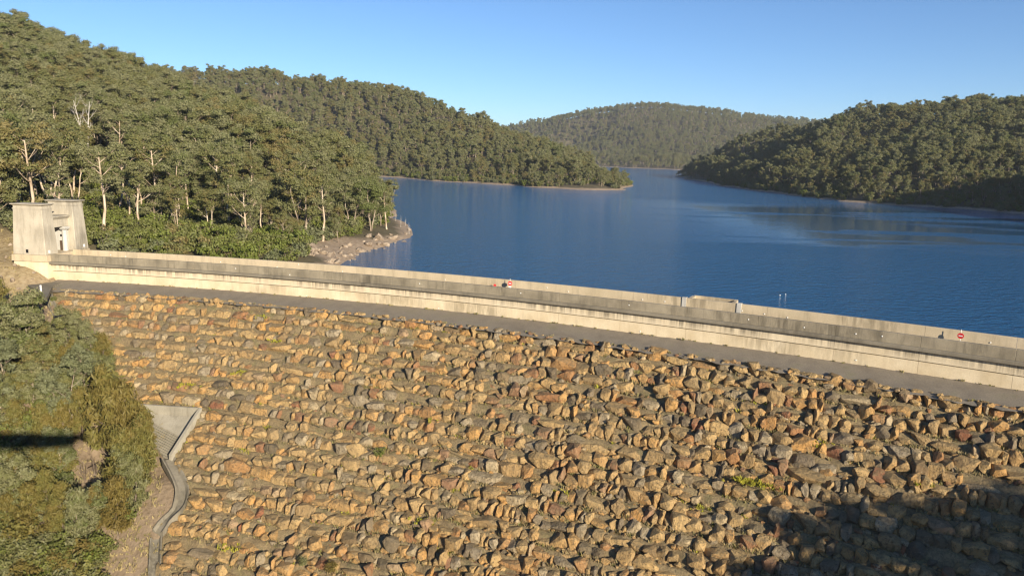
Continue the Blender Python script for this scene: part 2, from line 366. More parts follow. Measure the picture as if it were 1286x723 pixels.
# second ridge on the left
shore((497, 223), (540, 227), (590, 229.5), (640, 232.5), (700, 236.5), (755, 239), (788, 235.5))
for x, y, z in ((-160, 640, ZW), (-230, 650, ZW), (-330, 660, ZW + 4), (86, 580, ZW + 1), (84, 640, ZW + 1), (80, 720, ZW), (80, 850, ZW), (70, 1000, ZW), (50, 640, ZW + 8)): cp((x, y, z))
ridge(13, (60, 76, 760), (200, 80, 765), (260, 83, 775), (330, 90, 780), (420, 100, 760), (480, 112, 740), (540, 127, 715), (600, 147, 690), (640, 160, 665), (700, 183, 620), (750, 205, 585))
for x, y, z in ((-330, 900, 40), (-200, 950, 30), (-60, 950, 10), (20, 900, -5), (-600, 800, 60), (-500, 1300, 20), (-200, 1400, 10)): cp((x, y, z))
for x, y, dx, dy, h in ((700, 236.5, -4, 14, 3), (755, 239, -4, 12, 3), (788, 235.5, -8, 12, 2.5), (640, 232.5, 0, 15, 3), (788, 235.5, -4, 45, 4)):
    q = at_z(x, y, ZW); cp((q[0] + dx, q[1] + dy, ZW + h))
# far hill
shore((760, 209.5), (795, 211), (850, 213.5), (900, 215))
ridge(13, (600, 166, 2000), (655, 160, 2000), (720, 145, 1950), (780, 135, 1900), (830, 131, 1900), (880, 135, 1900), (940, 144, 1950), (1000, 148, 2000), (1060, 150, 2050), (1200, 155, 2100))
cp((140, 1900, 5)); cp((0, 1600, ZW + 10)); cp((600, 1500, ZW + 8))
# right hill
shore((853, 225), (900, 233), (950, 240), (1000, 246), (1050, 251), (1100, 256), (1150, 259.5), (1210, 262.5), (1286, 268), (1380, 276))
ridge(11, (872, 200, 850), (900, 187, 830), (930, 176, 800), (960, 165, 770), (1000, 153, 720), (1040, 143, 680), (1100, 131, 620), (1180, 125, 560), (1240, 126, 530), (1286, 131, 510), (1400, 130, 480))
for x, y, z in ((330, 820, 5), (400, 800, 0), (520, 700, 10), (420, 1000, ZW), (560, 1000, ZW + 3), (420, 420, 30), (300, 240, ZW + 8), (500, 300, 60), (200, 100, -8), (150, 160, ZW + 2)): cp((x, y, z))
for x, y, dx, dy in ((853, 225, 16, 4), (900, 233, 10, 12), (950, 240, 10, 12), (1000, 246, 9, 12), (1050, 251, 8, 12), (1100, 256, 7, 12), (1150, 259.5, 6, 12), (1210, 262.5, 6, 12), (1286, 268, 5, 12)):
    q = at_z(x, y, ZW); cp((q[0] + dx, q[1] + dy, ZW + 4))
# downstream: left abutment and valley
for x, y, dz in ((70, 385, .2), (125, 455, .5), (172, 512, .3), (210, 578, -.1), (222, 600, -.1), (225, 630, -.1), (196, 665, -.1), (188, 723, 0), (160, 610, .2), (150, 700, .3), (110, 590, .6), (60, 480, 1.0), (0, 420, 2.2), (0, 560, 2.5), (0, 700, 2.5), (80, 690, 1.2), (100, 520, 0.6), (-150, 560, 6), (-150, 723, 6), (150, 800, .5), (0, 850, 3), (-120, 900, 5)):
    q = at_rock(x, y); cp(q, q[2] + dz)
for a, d in ((14.5, 20), (14.6, 22), (15, 24)): cp(arc(a, -d, rock_z(d) - 0.3))
for a in (17, 20, 23, 26, 29, 32, 35, 38):
    for d in (8, 18, 28, 38): cp(arc(a, -d, rock_z(d) - 2.0))
for x, y, z in ((0, 0, -34), (0, -25, -30), (20, -10, -30), (-20, -10, -28), (0, 14, -38), (10, 30, -42), (-20, 35, -45), (-40, 45, -48), (-60, 25, -34), (-45, -8, -4), (-70, -15, 0), (28, 22, -36), (45, 5, -30), (60, 20, -26), (78, 35, -22), (60, -20, -26), (95, 40, -18), (85, 70, -18), (0, -120, -20), (100, -60, -14), (-120, -60, 8), (-150, 60, -10), (-200, 120, 5), (160, -200, -20), (60, -100, -22), (330, 175, 66), (400, 110, 80), (470, 220, 78), (300, 90, 40), (260, 190, 10)): cp((x, y, z))  # last heights: unseen hill off to the right, added to shade the right hill
for k in range(24):
    a = 2 * math.pi * k / 24; cp((4200 * math.sin(a), 4200 * math.cos(a), 40))
CPA = np.array(CP)
_d = np.hypot(CPA[:, None, 0] - CPA[None, :, 0], CPA[:, None, 1] - CPA[None, :, 1])
_A = np.block([[_d + np.eye(len(CPA)) * -0.4, np.ones((len(CPA), 1))], [np.ones((1, len(CPA))), np.zeros((1, 1))]])
_w = np.linalg.solve(_A, np.append(CPA[:, 2], 0))
def terr(x, y):
    x = np.atleast_1d(np.asarray(x, float)); y = np.atleast_1d(np.asarray(y, float))
    z = np.empty(x.shape)
    for i in range(0, len(x), 20000):
        s = slice(i, i + 20000)
        z[s] = np.hypot(x[s, None] - CPA[None, :, 0], y[s, None] - CPA[None, :, 1]) @ _w[:-1] + _w[-1]
    r = np.hypot(x, y)
    z = z + vnoise(x / 60, y / 60, 3) * np.clip((r - 260) / 400, 0, 1) * 9 * np.clip((z - ZW) / 14, 0, 1) + vnoise(x / 17, y / 17, 4) * np.clip((r - 100) / 200, 0.1, 1) * 1.6 + vnoise(x / 4, y / 4, 5) * 0.35
    a, o = arc_of(x, y); d = -o
    on_dam = (a > 8.0) & (a < A_R) & (o > -4.8) & (o < 6.2)
    z = np.where(on_dam, np.minimum(z, -22.6), z)
    on_pyl = (a > 6.4) & (a <= 8.0) & (o > -1.5) & (o < 10)
    z = np.where(on_pyl, np.minimum(z, -18.9), z)
    on_rock = (a > a_left(np.clip(d, 0, 60)) + 0.15) & (a < A_R) & (d > 4) & (d < 44)
    z = np.where(on_rock, np.minimum(z, rock_z(d) - 0.9), z)
    apron = (a > 13.2) & (a < 15.9) & (d > 18) & (d < 26)
    z = np.where(apron, np.minimum(z, rock_z(d) - 1.0), z)
    return z
def at_ground(x, y, t0=60, t1=2500):
    d = ray(x, y) / FPX; t = np.geomspace(t0, t1, 3000); q = d[None] * t[:, None]
    hit = q[:, 2] < terr(q[:, 0], q[:, 1]); i = int(np.argmax(hit)) if hit.any() else len(t) - 1
    return q[i]
az = np.concatenate([np.arange(-180, -46, 2.5), np.arange(-46, 46, 0.3), np.arange(46, 180.1, 2.5)])
rr = np.concatenate([[3], np.geomspace(12, 60, 20)[:-1], np.geomspace(60, 150, 70)[:-1], np.geomspace(150, 2400, 170)[:-1], np.geomspace(2400, 9000, 12)])
AZ, RR = np.meshgrid(np.radians(az), rr, indexing='ij')
GX, GY = RR * np.sin(AZ), RR * np.cos(AZ)
GZ = terr(GX.ravel(), GY.ravel()).reshape(GX.shape)
na, nr = GX.shape
idx = np.arange(na * nr).reshape(na, nr)
quads = np.stack([idx[:-1, :-1], idx[1:, :-1], idx[1:, 1:], idx[:-1, 1:]], -1).reshape(-1, 4)[:, ::-1]
ground = link('terrain', mesh_np('terrain', np.stack([GX, GY, GZ], -1).reshape(-1, 3), quads, [M_TERR], smooth=True))
tag(ground, kind='structure')
# running skyline per azimuth, used to skip trees no one could see
ELEV = np.maximum.accumulate(np.where(RR < 115, -9.0, np.maximum(GZ, ZW) + 8) / RR, axis=1)
# water: from the upstream face of the dam to the far arms of the lake
wa = np.linspace(6.5, 46, 60); near = arc(wa, 5.2, ZW)
far = np.stack([np.linspace(-1500, 1500, 60), np.full(60, 2600.0), np.full(60, ZW)], -1)
ts = np.concatenate([[0], np.geomspace(0.002, 1, 40)])
wv = np.concatenate([near * (1 - t) + far * t for t in ts]); ii = np.arange(len(ts) * 60).reshape(len(ts), 60)
wq = np.stack([ii[:-1, :-1], ii[:-1, 1:], ii[1:, 1:], ii[1:, :-1]], -1).reshape(-1, 4)
tag(link('lake_water', mesh_np('lake_water', wv, wq, [M_WATER], smooth=True)), kind='structure')

# ------------------------------------------------------------------ gravel berm at the foot of the wall
ba = np.arange(7.9, A_R, 0.12); bo = np.linspace(0.3, -BERM_W - 0.6, 9)
BA, BO = np.meshgrid(ba, bo, indexing='ij')
bz = Z_BOT + 0.02 + (Z_BERM - Z_BOT) * np.clip(-BO / BERM_W, 0, 1.3) + vnoise(BA * 8, BO * 1.5, 7) * 0.12
bv = arc(BA, BO + np.where(BO < -4, vnoise(BA * 14, BO, 9) * 0.9, 0), bz).reshape(-1, 3)
ii = np.arange(BA.size).reshape(BA.shape)
bq = np.stack([ii[:-1, :-1], ii[:-1, 1:], ii[1:, 1:], ii[1:, :-1]], -1).reshape(-1, 4)[:, ::-1]
tag(link('gravel_berm', mesh_np('gravel_berm', bv, bq, [M_GRAVEL], smooth=True)), kind='structure')

# ------------------------------------------------------------------ the dam wall
dam = thing('dam_wall', 'long curved cream concrete dam wall with stained grey parapets across the lake', 'dam', arc(22, 0, Z_BOT))
dam_i = Matrix.Translation(-dam.location)
def section(prof, a0, a1, step=0.45):
    n = max(2, int((a1 - a0) / step) + 1); aa = np.linspace(a0, a1, n)
    return np.stack([arc(aa, o, z) for o, z in prof], 1) - np.array(dam.location)
def dpart(name, prof, a0, a1, mat, bevel=0.0): return MB().sweep(section(prof, a0, a1)).build(name, mat, dam, bevel)
rect = lambda o0, o1, z0, z1: [(o0, z0), (o1, z0), (o1, z1), (o0, z1)]
dpart('wall_core', rect(0.28, 6.0, -34, Z_COR - 0.14), A_L + .3, A_R, M_WALL)
PAN = 1.63; joints = [A_L + .32] + list(np.arange(9.35, A_R, PAN)) + [A_R]
g = 0.0022
for a0, a1 in zip(joints[:-1], joints[1:]):
    j = random.uniform(-0.012, 0.012)
    dpart('wall_panel', rect(0.0 + j, 0.3, Z_BOT - 0.8, Z_GRV - 0.05), a0 + g, a1 - g, M_WALL)
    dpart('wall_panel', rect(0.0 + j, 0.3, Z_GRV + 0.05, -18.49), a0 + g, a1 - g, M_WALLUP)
    dpart('parapet_panel', rect(0.0, 0.4, Z_COR - 0.02, Z_PAR + random.uniform(-.015, .015)), a0 + g, a1 - g, M_PARA, 0.02)
    dpart('cornice', [(-0.46, -18.42), (-0.46, Z_COR - 0.06), (-0.38, Z_COR), (0.42, Z_COR), (0.42, -18.5), (-0.40, -18.5)], a0 + g * .6, a1 - g * .6, M_CORN)
ups_gap = (26.9, 28.2)                         # the landing breaks through the upstream parapet here
for a0, a1 in zip(joints[:-1], joints[1:]):
    dpart('upstream_parapet_panel', [(5.0, Z_DECK - .3), (5.0, Z_UPS - .03), (5.03, Z_UPS), (5.4, Z_UPS), (5.42, Z_DECK - 6), (5.1, Z_DECK - 6)], a0 + g, a1 - g, M_UPS)
dpart('road_deck', rect(0.44, 4.99, Z_DECK - 0.35, Z_DECK), A_L + .33, A_R, M_DECK)
stud = MB().cyl((0, 0, 0), (0, -0.05, 0), 0.075, 0.06, 10).mesh('marker_stud', M_WHITE)
def studs(pts, off):
    for x, y in pts:
        q = at_arc(x, y, off); a = arc_of(q[0], q[1])[0]
        link('marker_stud', stud, dam, loc=q - np.array(dam.location), rot=(0, 0, -rad(a)))
studs([(348, 335.5), (375, 332), (559, 351), (714, 366), (687, 361), (807, 376), (835, 378.5), (932, 390), (960, 394), (989, 398.5), (1244, 430), (139, 320), (277, 329), (430, 341)], 4.98)
studs([(158, 322), (296, 337), (364, 345), (527, 356), (654, 368), (790, 383), (940, 401), (1010, 411), (1075, 419), (1108, 422)], -0.01)
studs([(804, 416), (1075, 452), (551, 387), (385, 372)], -0.01)

# ------------------------------------------------------------------ gatehouse with two battered pylons
PA = 7.62
gate = thing('pylon_gatehouse', 'grey concrete gatehouse of two battered pylons at the end of the dam', 'gatehouse', arc(PA, -0.55, -17.12), -rad(PA))
def pylon(x0, x1, y0, y1, h, bt):
    b = (x0, x1, y0, y1); t = (x0 + bt, x1 - bt, y0 + bt * .8, y1 - bt * .8)
    def lerp(k, e=0): return (b[0] + (t[0] - b[0]) * k - e, b[1] + (t[1] - b[1]) * k + e, b[2] + (t[2] - b[2]) * k - e, b[3] + (t[3] - b[3]) * k + e)
    p = MB().frustum(b, t, 0, h - 0.3).build('pylon', M_PYL, gate, 0.06)
    MB().frustum(lerp(1, .0), lerp(1, .26), h - 0.3, h - 0.14).frustum(lerp(1, .3), lerp(1, .3), h - 0.14, h).build('cap', M_PYL, p, 0.02)
    MB().frustum(lerp(0.93, .05), lerp(0.95, .05), h * .93 - .3, h * .95 - .3).build('roll_moulding', M_PYL, p)
    return p
pa = pylon(-5.3, 0.2, -0.1, 2.6, 7.75, 0.36)
pb = pylon(-4.6, 0.35, 6.3, 9.3, 7.95, 0.36)
# small openings and plates on the pylons
def on_face(parent, x, y, z, w, h, name, mat, face):
    m = MB()
    if face == 'front': m.box(x, x + w, y - 0.03, y + 0.12, z, z + h)
    else: m.box(y - 0.12, y + 0.03, x, x + w, z, z + h)
    return m.build(name, mat, parent)
on_face(pa, -3.1, -0.06, 0.25, 0.42, 0.55, 'vent_opening', M_VOID, 'front')
on_face(pa, 0.55, 0.19, 0.25, 0.35, 0.45, 'plate', M_WHITE, 'end')
on_face(pb, 8.1, 0.34, 0.35, 0.35, 0.45, 'plate', M_WHITE, 'end')
# portal between the pylons
MB().box(-2.6, -0.75, 2.3, 6.55, 3.9, 5.15).build('lintel', M_PYL, gate, 0.04)
MB().frustum((-2.7, -0.7, 2.3, 6.55), (-2.95, -0.42, 2.28, 6.57), 5.15, 5.5).box(-2.98, -0.38, 2.27, 6.58, 5.5, 5.68).build('cavetto_cornice', M_PYL, gate)
MB().cyl((-1.0, 5.75, -1.0), (-1.0, 5.75, 3.35), 0.42, 0.36, 16).build('column', M_GREYC, gate, smooth=False)
MB().frustum((-1.4, -.6, 5.35, 6.15), (-1.55, -.45, 5.2, 6.3), 3.35, 3.6).box(-1.55, -.45, 5.2, 6.3, 3.6, 3.9).build('capital', M_GREYC, gate)
MB().box(-3.4, -0.9, 6.05, 6.5, -1.0, 3.6).build('jamb_wall', M_GREYC, gate)
MB().box(-2.15, -1.55, 6.0, 6.1, -0.8, 1.55).build('door', M_DOOR, gate)
MB().box(-2.0, -1.75, 5.99, 6.1, 2.2, 2.55).build('window', M_VOID, gate)
MB().box(-3.6, -3.2, 2.4, 6.6, -1.0, 3.9).build('rear_wall', M_PYL, gate)
# plinth and foundation
MB().frustum((-5.5, .5, -.32, 9.5), (-5.45, .46, -.26, 9.45), -1.0, 0.0).build('plinth', M_UPS, gate, 0.03)
MB().frustum((-5.2, 1.0, -1.0, 9.3), (-5.2, .4, -.1, 9.2), -5.5, -1.0).build('foundation', M_WALL, gate)
fence_post = MB().cyl((0, 0, -.4), (0, 0, 1.05), 0.05, n=8).mesh('fence_post', M_GREYC)

# ------------------------------------------------------------------ landing on the upstream side
la = arc_of(*at_arc(861, 381, 5.2)[:2])[0]; lb = arc_of(*at_arc(925, 389, 5.2)[:2])[0]
land = thing('intake_landing', 'pale concrete landing bay built out over the water beyond the parapet', 'landing', arc((la + lb) / 2, 7, -19))
def lpart(name, prof, a0, a1, mat):
    n = 6; aa = np.linspace(a0, a1, n); pts = np.stack([arc(aa, o, z) for o, z in prof], 1) - np.array(land.location)
    return MB().sweep(pts).build(name, mat, land, 0.02)
lpart('floor_slab', rect(5.46, 9.2, -18.6, -18.2), la, lb - .12, M_GREYC)
lpart('outer_wall', rect(8.9, 9.2, -18.2, -17.12), la + .02, lb - .14, M_UPS)
lpart('side_wall', rect(5.46, 8.88, -18.2, -17.14), la - .02, la + .07, M_UPS)
lpart('side_wall', rect(5.46, 8.88, -18.2, -17.14), lb - .2, lb - .12, M_UPS)
lpart('leg', rect(8.3, 8.9, -34, -18.62), la + .1, la + .22, M_GREYC); lpart('leg', rect(8.3, 8.9, -34, -18.62), lb - .4, lb - .28, M_GREYC)
for a in (la - .03, lb + .06): lpart('post', rect(4.9, 5.52, Z_DECK + .01, Z_UPS + .07), a - .055, a + .055, M_GREYC)
for k, (u, h) in enumerate(((.3, .30), (.42, .22), (.5, .26))):
    a = la + (lb - la) * u; q = arc(a, 8.0, -18.19) - np.array(land.location)
    MB().cyl(q, q + np.array((0, 0, h + .42)), 0.12, 0.10, 10).cyl(q + np.array((0, 0, h + .42)), q + np.array((0, 0, h + .5)), 0.16, 0.16, 10).build('bollard', M_DARK, land)

# ------------------------------------------------------------------ round red signs on the road
def sign(px, py, off, r, top, label, bar=True, plate=False):
    q = at_arc(px, py, off); h = q[2] - Z_DECK
    t = thing('road_sign', label, 'sign', (q[0], q[1], Z_DECK), -math.atan2(q[0], q[1]) - 0.12, 'red signs on the dam road')
    MB().cyl((0, 0.03, 0), (0, 0.03, h + r + top), 0.03, n=8).build('post', M_WHITE, t)
    MB().cyl((0, 0, h), (0, -0.04, h), r, r, 24).build('disc', M_RED, t)
    if bar: MB().box(-r * .62, r * .62, -0.055, -0.03, h - r * .17, h + r * .17).build('bar', M_WHITE, t)
    if plate: MB().box(-.17, .17, -0.05, -0.01, h - r - .42, h - r - .06).build('plate', M_WHITE, t)
    MB().box(-.2, .2, -.16, .22, 0.002, .06).build('foot', M_DARK, t)
sign(1206.5, 421.5, 4.2, 0.30, 0.36, 'round red sign with white bar near the right end of the dam road')
sign(640.5, 355.8, 4.2, 0.30, 0.36, 'round red sign with white plate midway along the dam road', plate=True)
sign(621.5, 358.2, 4.4, 0.19, 0.0, 'small low red disc sign left of the taller round red sign', bar=False)

# ------------------------------------------------------------------ the lookout under the viewer: out of view, its shade falls on the scrub
look = thing('lookout_platform', 'narrow concrete lookout platform under the viewer, seen only by its shadow', 'platform', (-7, -3.2, -3.15), 0.12)
MB().add([(x, y, zb_) for x, y, zb_ in ((-9, -1.7, .9), (6, -1.7, .45), (11.2, -.7, .5), (12.4, .3, 1.0), (10.6, 1.2, .4), (5, 1.6, .4), (-9, 1.7, .9))] + [(x, y, 1.4) for x, y in ((-9, -1.7), (6, -1.7), (11.2, -.7), (12.4, .3), (10.6, 1.2), (5, 1.6), (-9, 1.7))],
         [tuple(range(7))[::-1], tuple(range(7, 14))] + [(i, (i + 1) % 7, 7 + (i + 1) % 7, 7 + i) for i in range(7)]).build('slab', M_GREYC, look)
MB().frustum((-9, -5, -1.2, 1.2), (-9, -5, -1.2, 1.2), -34, 0.15).build('pier', M_GREYC, look)

# ------------------------------------------------------------------ buoys on the lake
for k, (x, y) in enumerate(((979.5, 370.5), (986.5, 369.5))):
    q = at_z(x, y, ZW)
    t = thing('buoy', ('left', 'right')[k] + ' one of two small white buoys floating beyond the dam', 'buoy', q, 0, 'white buoys'); t.scale = (.46, .46, .30)
    m = MB(); n, k2 = 10, 6
    prof = [(0.02, .30), (0.10, .28), (.19, .16), (.21, .02), (.14, -.12), (.02, -.16)]
    v = [(r * math.cos(2 * math.pi * i / n), r * math.sin(2 * math.pi * i / n), z) for r, z in prof for i in range(n)]
    f = [(j * n + i, j * n + (i + 1) % n, (j + 1) * n + (i + 1) % n, (j + 1) * n + i) for j in range(k2 - 1) for i in range(n)] + [tuple(range(n))[::-1], tuple((k2 - 1) * n + i for i in range(n))]
    m.add(v, f).build('float', M_WHITE, t, smooth=True)
    MB().cyl((0, 0, .27), (0, 0, .42), .03, n=8).build('lifting_eye', M_DARK, t)

# ------------------------------------------------------------------ rockfill: courses of quarried sandstone
fill = thing('rockfill_slope', 'stepped slope of orange and grey sandstone blocks below the dam wall', 'embankment', arc(24, -20, rock_z(20)))
FO = np.array(fill.location)
DZ = 0.95; DD = DZ * SLOPE; ROWS = 29
def row_wave(a, k): return vnoise(a * 0.9, np.full_like(np.asarray(a, float), k * 0.8), 21) * 0.42
# soil bed in steps behind and under the blocks
uu = np.linspace(0, 1, 520); bed = []
for k in range(ROWS):
    d0 = BERM_W + 0.35 + k * DD
    for dd, dz in ((-0.50, 0.86), (-0.25, 0.40), (0.05, 0.0), (0.50, -0.06)):
        d = d0 + dd; al = a_left(d); a = al + (A_R - al) * uu
        z = rock_z(d0) - 0.8 + dz + 0.05 + 0.25 * np.clip((25 - a) / 9, 0, 1) + row_wave(a, k) + vnoise(a * 6, np.full_like(a, k * 3.1 + dd * 2), 22) * 0.22
        bed.append(arc(a, -d + vnoise(a * 5, np.full_like(a, k * 2.0 + dd), 23) * 0.35, z) - FO)
bed = np.array(bed); ii = np.arange(bed.shape[0] * bed.shape[1]).reshape(bed.shape[:2])
bq = np.stack([ii[:-1, :-1], ii[1:, :-1], ii[1:, 1:], ii[:-1, 1:]], -1).reshape(-1, 4)
link('soil_bed', mesh_np('soil_bed', bed.reshape(-1, 3), bq, [M_BED], smooth=True), fill)
# block shapes
def rock_mesh(i):
    r = np.random.default_rng(100 + i); bm = bmesh.new()
    pw = r.uniform(5.0, 11.0)
    for _ in range(26):
        d = r.normal(size=3); d /= (np.abs(d) ** pw).sum() ** (1 / pw)
        bm.verts.new(d * 0.5 * r.uniform(0.84, 1.04))
    g_ = bmesh.ops.convex_hull(bm, input=bm.verts)
    bmesh.ops.delete(bm, geom=list({e for e in g_['geom_interior'] if isinstance(e, bmesh.types.BMVert)}), context='VERTS')
    bmesh.ops.dissolve_limit(bm, angle_limit=rad(14), verts=bm.verts, edges=bm.edges)
    bmesh.ops.bevel(bm, geom=list(bm.edges), offset=0.014, segments=1, affect='EDGES', clamp_overlap=True)
    bmesh.ops.triangulate(bm, faces=bm.faces)
    me = bpy.data.meshes.new('rock'); bm.to_mesh(me); bm.free(); me.materials.append(M_ROCK); return me
ROCKS = [rock_mesh(i) for i in range(26)]
M_SHORE = N('shore_rock'); _p = M_SHORE.pos(); _n = M_SHORE.noise(_p, 1.1, 6, 0.7)
M_SHORE = M_SHORE.color(M_SHORE.ramp(_n, [(0.35, (0.15, 0.11, 0.08)), (0.5, (0.30, 0.235, 0.17)), (0.66, (0.40, 0.33, 0.25))])).bump(_n, 1.0, 0.3).m
def shore_mesh(me): c_ = me.copy(); c_.materials.clear(); c_.materials.append(M_SHORE); return c_
SHORE = [shore_mesh(me) for me in ROCKS[:12]]
RV = []
for me in ROCKS:
    v = np.empty(len(me.vertices) * 3); me.vertices.foreach_get('co', v)
    f = np.empty(len(me.loops), np.int32); me.loops.foreach_get('vertex_index', f); RV.append((v.reshape(-1, 3), f.reshape(-1, 3)))
rocks = []                                    # (variant, location, rotation, scale)
def add_rock(a, d, zc_, w, dp, h, tilt=0.075):
    rocks.append((int(rng.integers(len(ROCKS))), arc(a, -d, zc_), np.array([rng.normal(0, tilt), rng.normal(0, tilt), -rad(a) + rng.normal(0, .10) + (math.pi if rng.random() < .5 else 0)]), np.array([w, dp, h])))
for k in range(ROWS):
    d0 = BERM_W + 0.35 + k * DD; a = float(a_left(d0)) + 0.12; zb = rock_z(d0) - 0.85
    per_m = math.degrees(1.0 / (AR - d0))
    while a < A_R - 1:
        far_ = max(0.0, min(1.0, (a - 9) / 26))
        w = float(np.clip(rng.lognormal(0.12 - 0.10 * far_, 0.47), 0.42, 3.2)); h = float(np.clip(rng.normal(0.98, .15 + .08 * far_), .55, 1.45)); dp = rng.uniform(1.0, 1.55)
        am = a + w / 2 * per_m; wv_ = float(row_wave(np.array([am]), k)[0])
        keep = rng.random() > 0.035
        if am - w / 2 * per_m < a_left(d0): keep = True
        if keep:
            add_rock(am, d0 - dp * 0.30 + rng.normal(0, .08 + .05 * far_), zb + h * .50 + wv_ + rng.normal(0, .05 + .05 * far_), w * 1.20, dp * 1.25, h * 1.26)
            if h < .8 and rng.random() < .6: add_rock(am + rng.normal(0, .1) * per_m, d0 - dp * .6, zb + h + .12 + wv_, w * rng.uniform(.4, .8), .6, .45, .2)
        a += w * rng.uniform(0.9, 1.02) * per_m
    # loose smaller stones on the tread
    for _ in range(int(420 * (0.6 + 0.4 * k / ROWS))):
        a_ = rng.uniform(a_left(d0 + .5) + .2, A_R - 1); s = float(np.clip(rng.lognormal(-1.0, .38), .18, .8))
        add_rock(a_, d0 + rng.uniform(-.1, .65), zb + .02 + s * .25 + float(row_wave(np.array([a_]), k)[0]), s * rng.uniform(.9, 1.6), s, s * .8, .35)
# crest fringe of small stones beside the berm
for a_ in np.arange(8.6, A_R - 1, 0.13):
    if rng.random() < .8:
        s = rng.uniform(.25, .7); add_rock(a_ + rng.normal(0, .04), BERM_W + rng.normal(0.05, .28), Z_BERM + s * .10, s * rng.uniform(1, 1.7), s, s * .8, .3)
# a few named by eye: long dark-red slab and the pale block beside the right edge
loc = np.array([r[1] for r in rocks]); scl = np.array([r[3] for r in rocks])
rx, ry, rz_ = project(loc); inside = (rx > -8) & (rx < PW + 8) & (ry > 330) & (ry < PH + 8)
area = np.where(inside, scl[:, 0] * scl[:, 2] / rz_ ** 2, 0)
order = np.argsort(-area)[:300]; single = set(order.tolist())
mv, mf, mt, nb = [], [], [], 0
from mathutils import Euler
for i, (vi, p, ro, sc) in enumerate(rocks):
    if i in single:
        link('rock', ROCKS[vi], fill, p - FO, ro, sc); continue
    v, f = RV[vi]; R3 = np.array(Euler(ro).to_matrix())
    mv.append((v * sc) @ R3.T + p - FO); mf.append(f + nb); nb += len(v)
    mt.append(np.full(len(f), (rng.random() ** 1.0)))
me = mesh_np('rock_rubble', np.concatenate(mv), np.concatenate(mf), [M_ROCK]); attr_face(me, 'tint', np.concatenate(mt))
tag(link('rock_rubble', me, fill), kind='stuff')
print('rocks', len(rocks), 'tris', sum(len(x) for x in mf))

# grass and ground cover caught between the blocks
def tufts(pts, heights, tints, blades=9, spread=.22, width=.045):
    n = len(pts); P = np.repeat(pts, blades, 0); Hh = np.repeat(heights, blades) * rng.uniform(.6, 1.15, n * blades)
    an = rng.uniform(0, 2 * math.pi, n * blades); rr_ = spread * np.sqrt(rng.random(n * blades)) * np.repeat(np.clip(heights / .35, .6, 2.5), blades)
    base = P + np.stack([np.cos(an) * rr_, np.sin(an) * rr_, np.zeros_like(an)], -1)
    le = rng.uniform(.1, .7, n * blades) * Hh; an2 = an + rng.normal(0, .6, n * blades)
    tip = base + np.stack([np.cos(an2) * le, np.sin(an2) * le, Hh], -1)
    side = np.stack([-np.sin(an2 + rng.normal(0, 1, len(an2))), np.cos(an2), np.zeros_like(an2)], -1) * width * rng.uniform(.6, 1.5, n * blades)[:, None]
    v = np.stack([base - side, base + side, tip + side * .35, tip - side * .35], 1).reshape(-1, 3); f = np.arange(len(v)).reshape(-1, 4)
    return v, f, np.clip(np.repeat(tints, blades) + rng.normal(0, .06, n * blades), 0, 1)
gp, gh, gt = [], [], []
for _ in range(17000):
    k = rng.integers(0, ROWS); d0 = BERM_W + 0.35 + k * DD; d = d0 + rng.uniform(-.1, .65)
    al = a_left(d) + .1; a_ = al + (A_R - 2 - al) * rng.random()
    dens = vnoise(np.array([a_ * 1.1]), np.array([k * .5]), 31)[0] + (0.25 if a_ < 22 else 0.0)
    if dens < rng.uniform(-.35, .3): continue
    z = rock_z(d0) - 0.84 + float(row_wave(np.array([a_]), k)[0])
    gp.append(arc(a_, -d, z)); gh.append(rng.uniform(.2, .5)); gt.append(0.92 if vnoise(np.array([a_ * 3.1]), np.array([k * 1.7]), 33)[0] > 0.36 else rng.uniform(0, .7))
# yellow-green moss cushions picked out in the photograph
for x, y, n in ((240, 486, 26), (935, 605, 26), (945, 607, 22), (960, 612, 18), (1165, 612, 8), (1030, 560, 12), (300, 470, 14), (290, 690, 14), (530, 656, 16), (700, 620, 10), (545, 530, 8), (880, 640, 10), (345, 430, 10), (330, 400, 8)):
    q = at_rock(x, y)
    for _ in range(n): gp.append(q + np.array([rng.normal(0, .8), rng.normal(0, .25), rng.uniform(-.15, .35)])); gh.append(rng.uniform(.15, .35)); gt.append(.95)
# dry grass on the abutment and along the berm
for _ in range(2600):
    x, y = rng.uniform(0, 205), rng.uniform(325, 723)
    if y < 370 and x > 62: continue
    if 346 < y < 374 and 26 < x < 90: continue
    q = at_rock(x, y) if y > 372 else at_z(x, y, -20.6); z = float(terr(q[0], q[1])[0]); a_, o_ = arc_of(q[0], q[1])
    if a_ > a_left(max(0, -o_)) - .1: continue
    gp.append((q[0], q[1], z)); gh.append(rng.uniform(.15, .45)); gt.append(rng.uniform(0, .55))
for _ in range(260):
    a_ = rng.uniform(8.6, A_R - 2); o_ = rng.choice([-0.12, -BERM_W + .3]) + rng.normal(0, .1); gp.append(arc(a_, min(o_, -.08), Z_BOT - .02 + (Z_BERM - Z_BOT) * min(1, -o_ / BERM_W))); gh.append(rng.uniform(.08, .25)); gt.append(rng.uniform(.2, .7))
v, f, t = tufts(np.array(gp), np.array(gh), np.array(gt))
me = mesh_np('grass', v, f, [M_GRASS]); attr_face(me, 'tint', t); tag(link('grass', me), 'dry straw and olive grass tufts between the blocks', 'grass', kind='stuff')

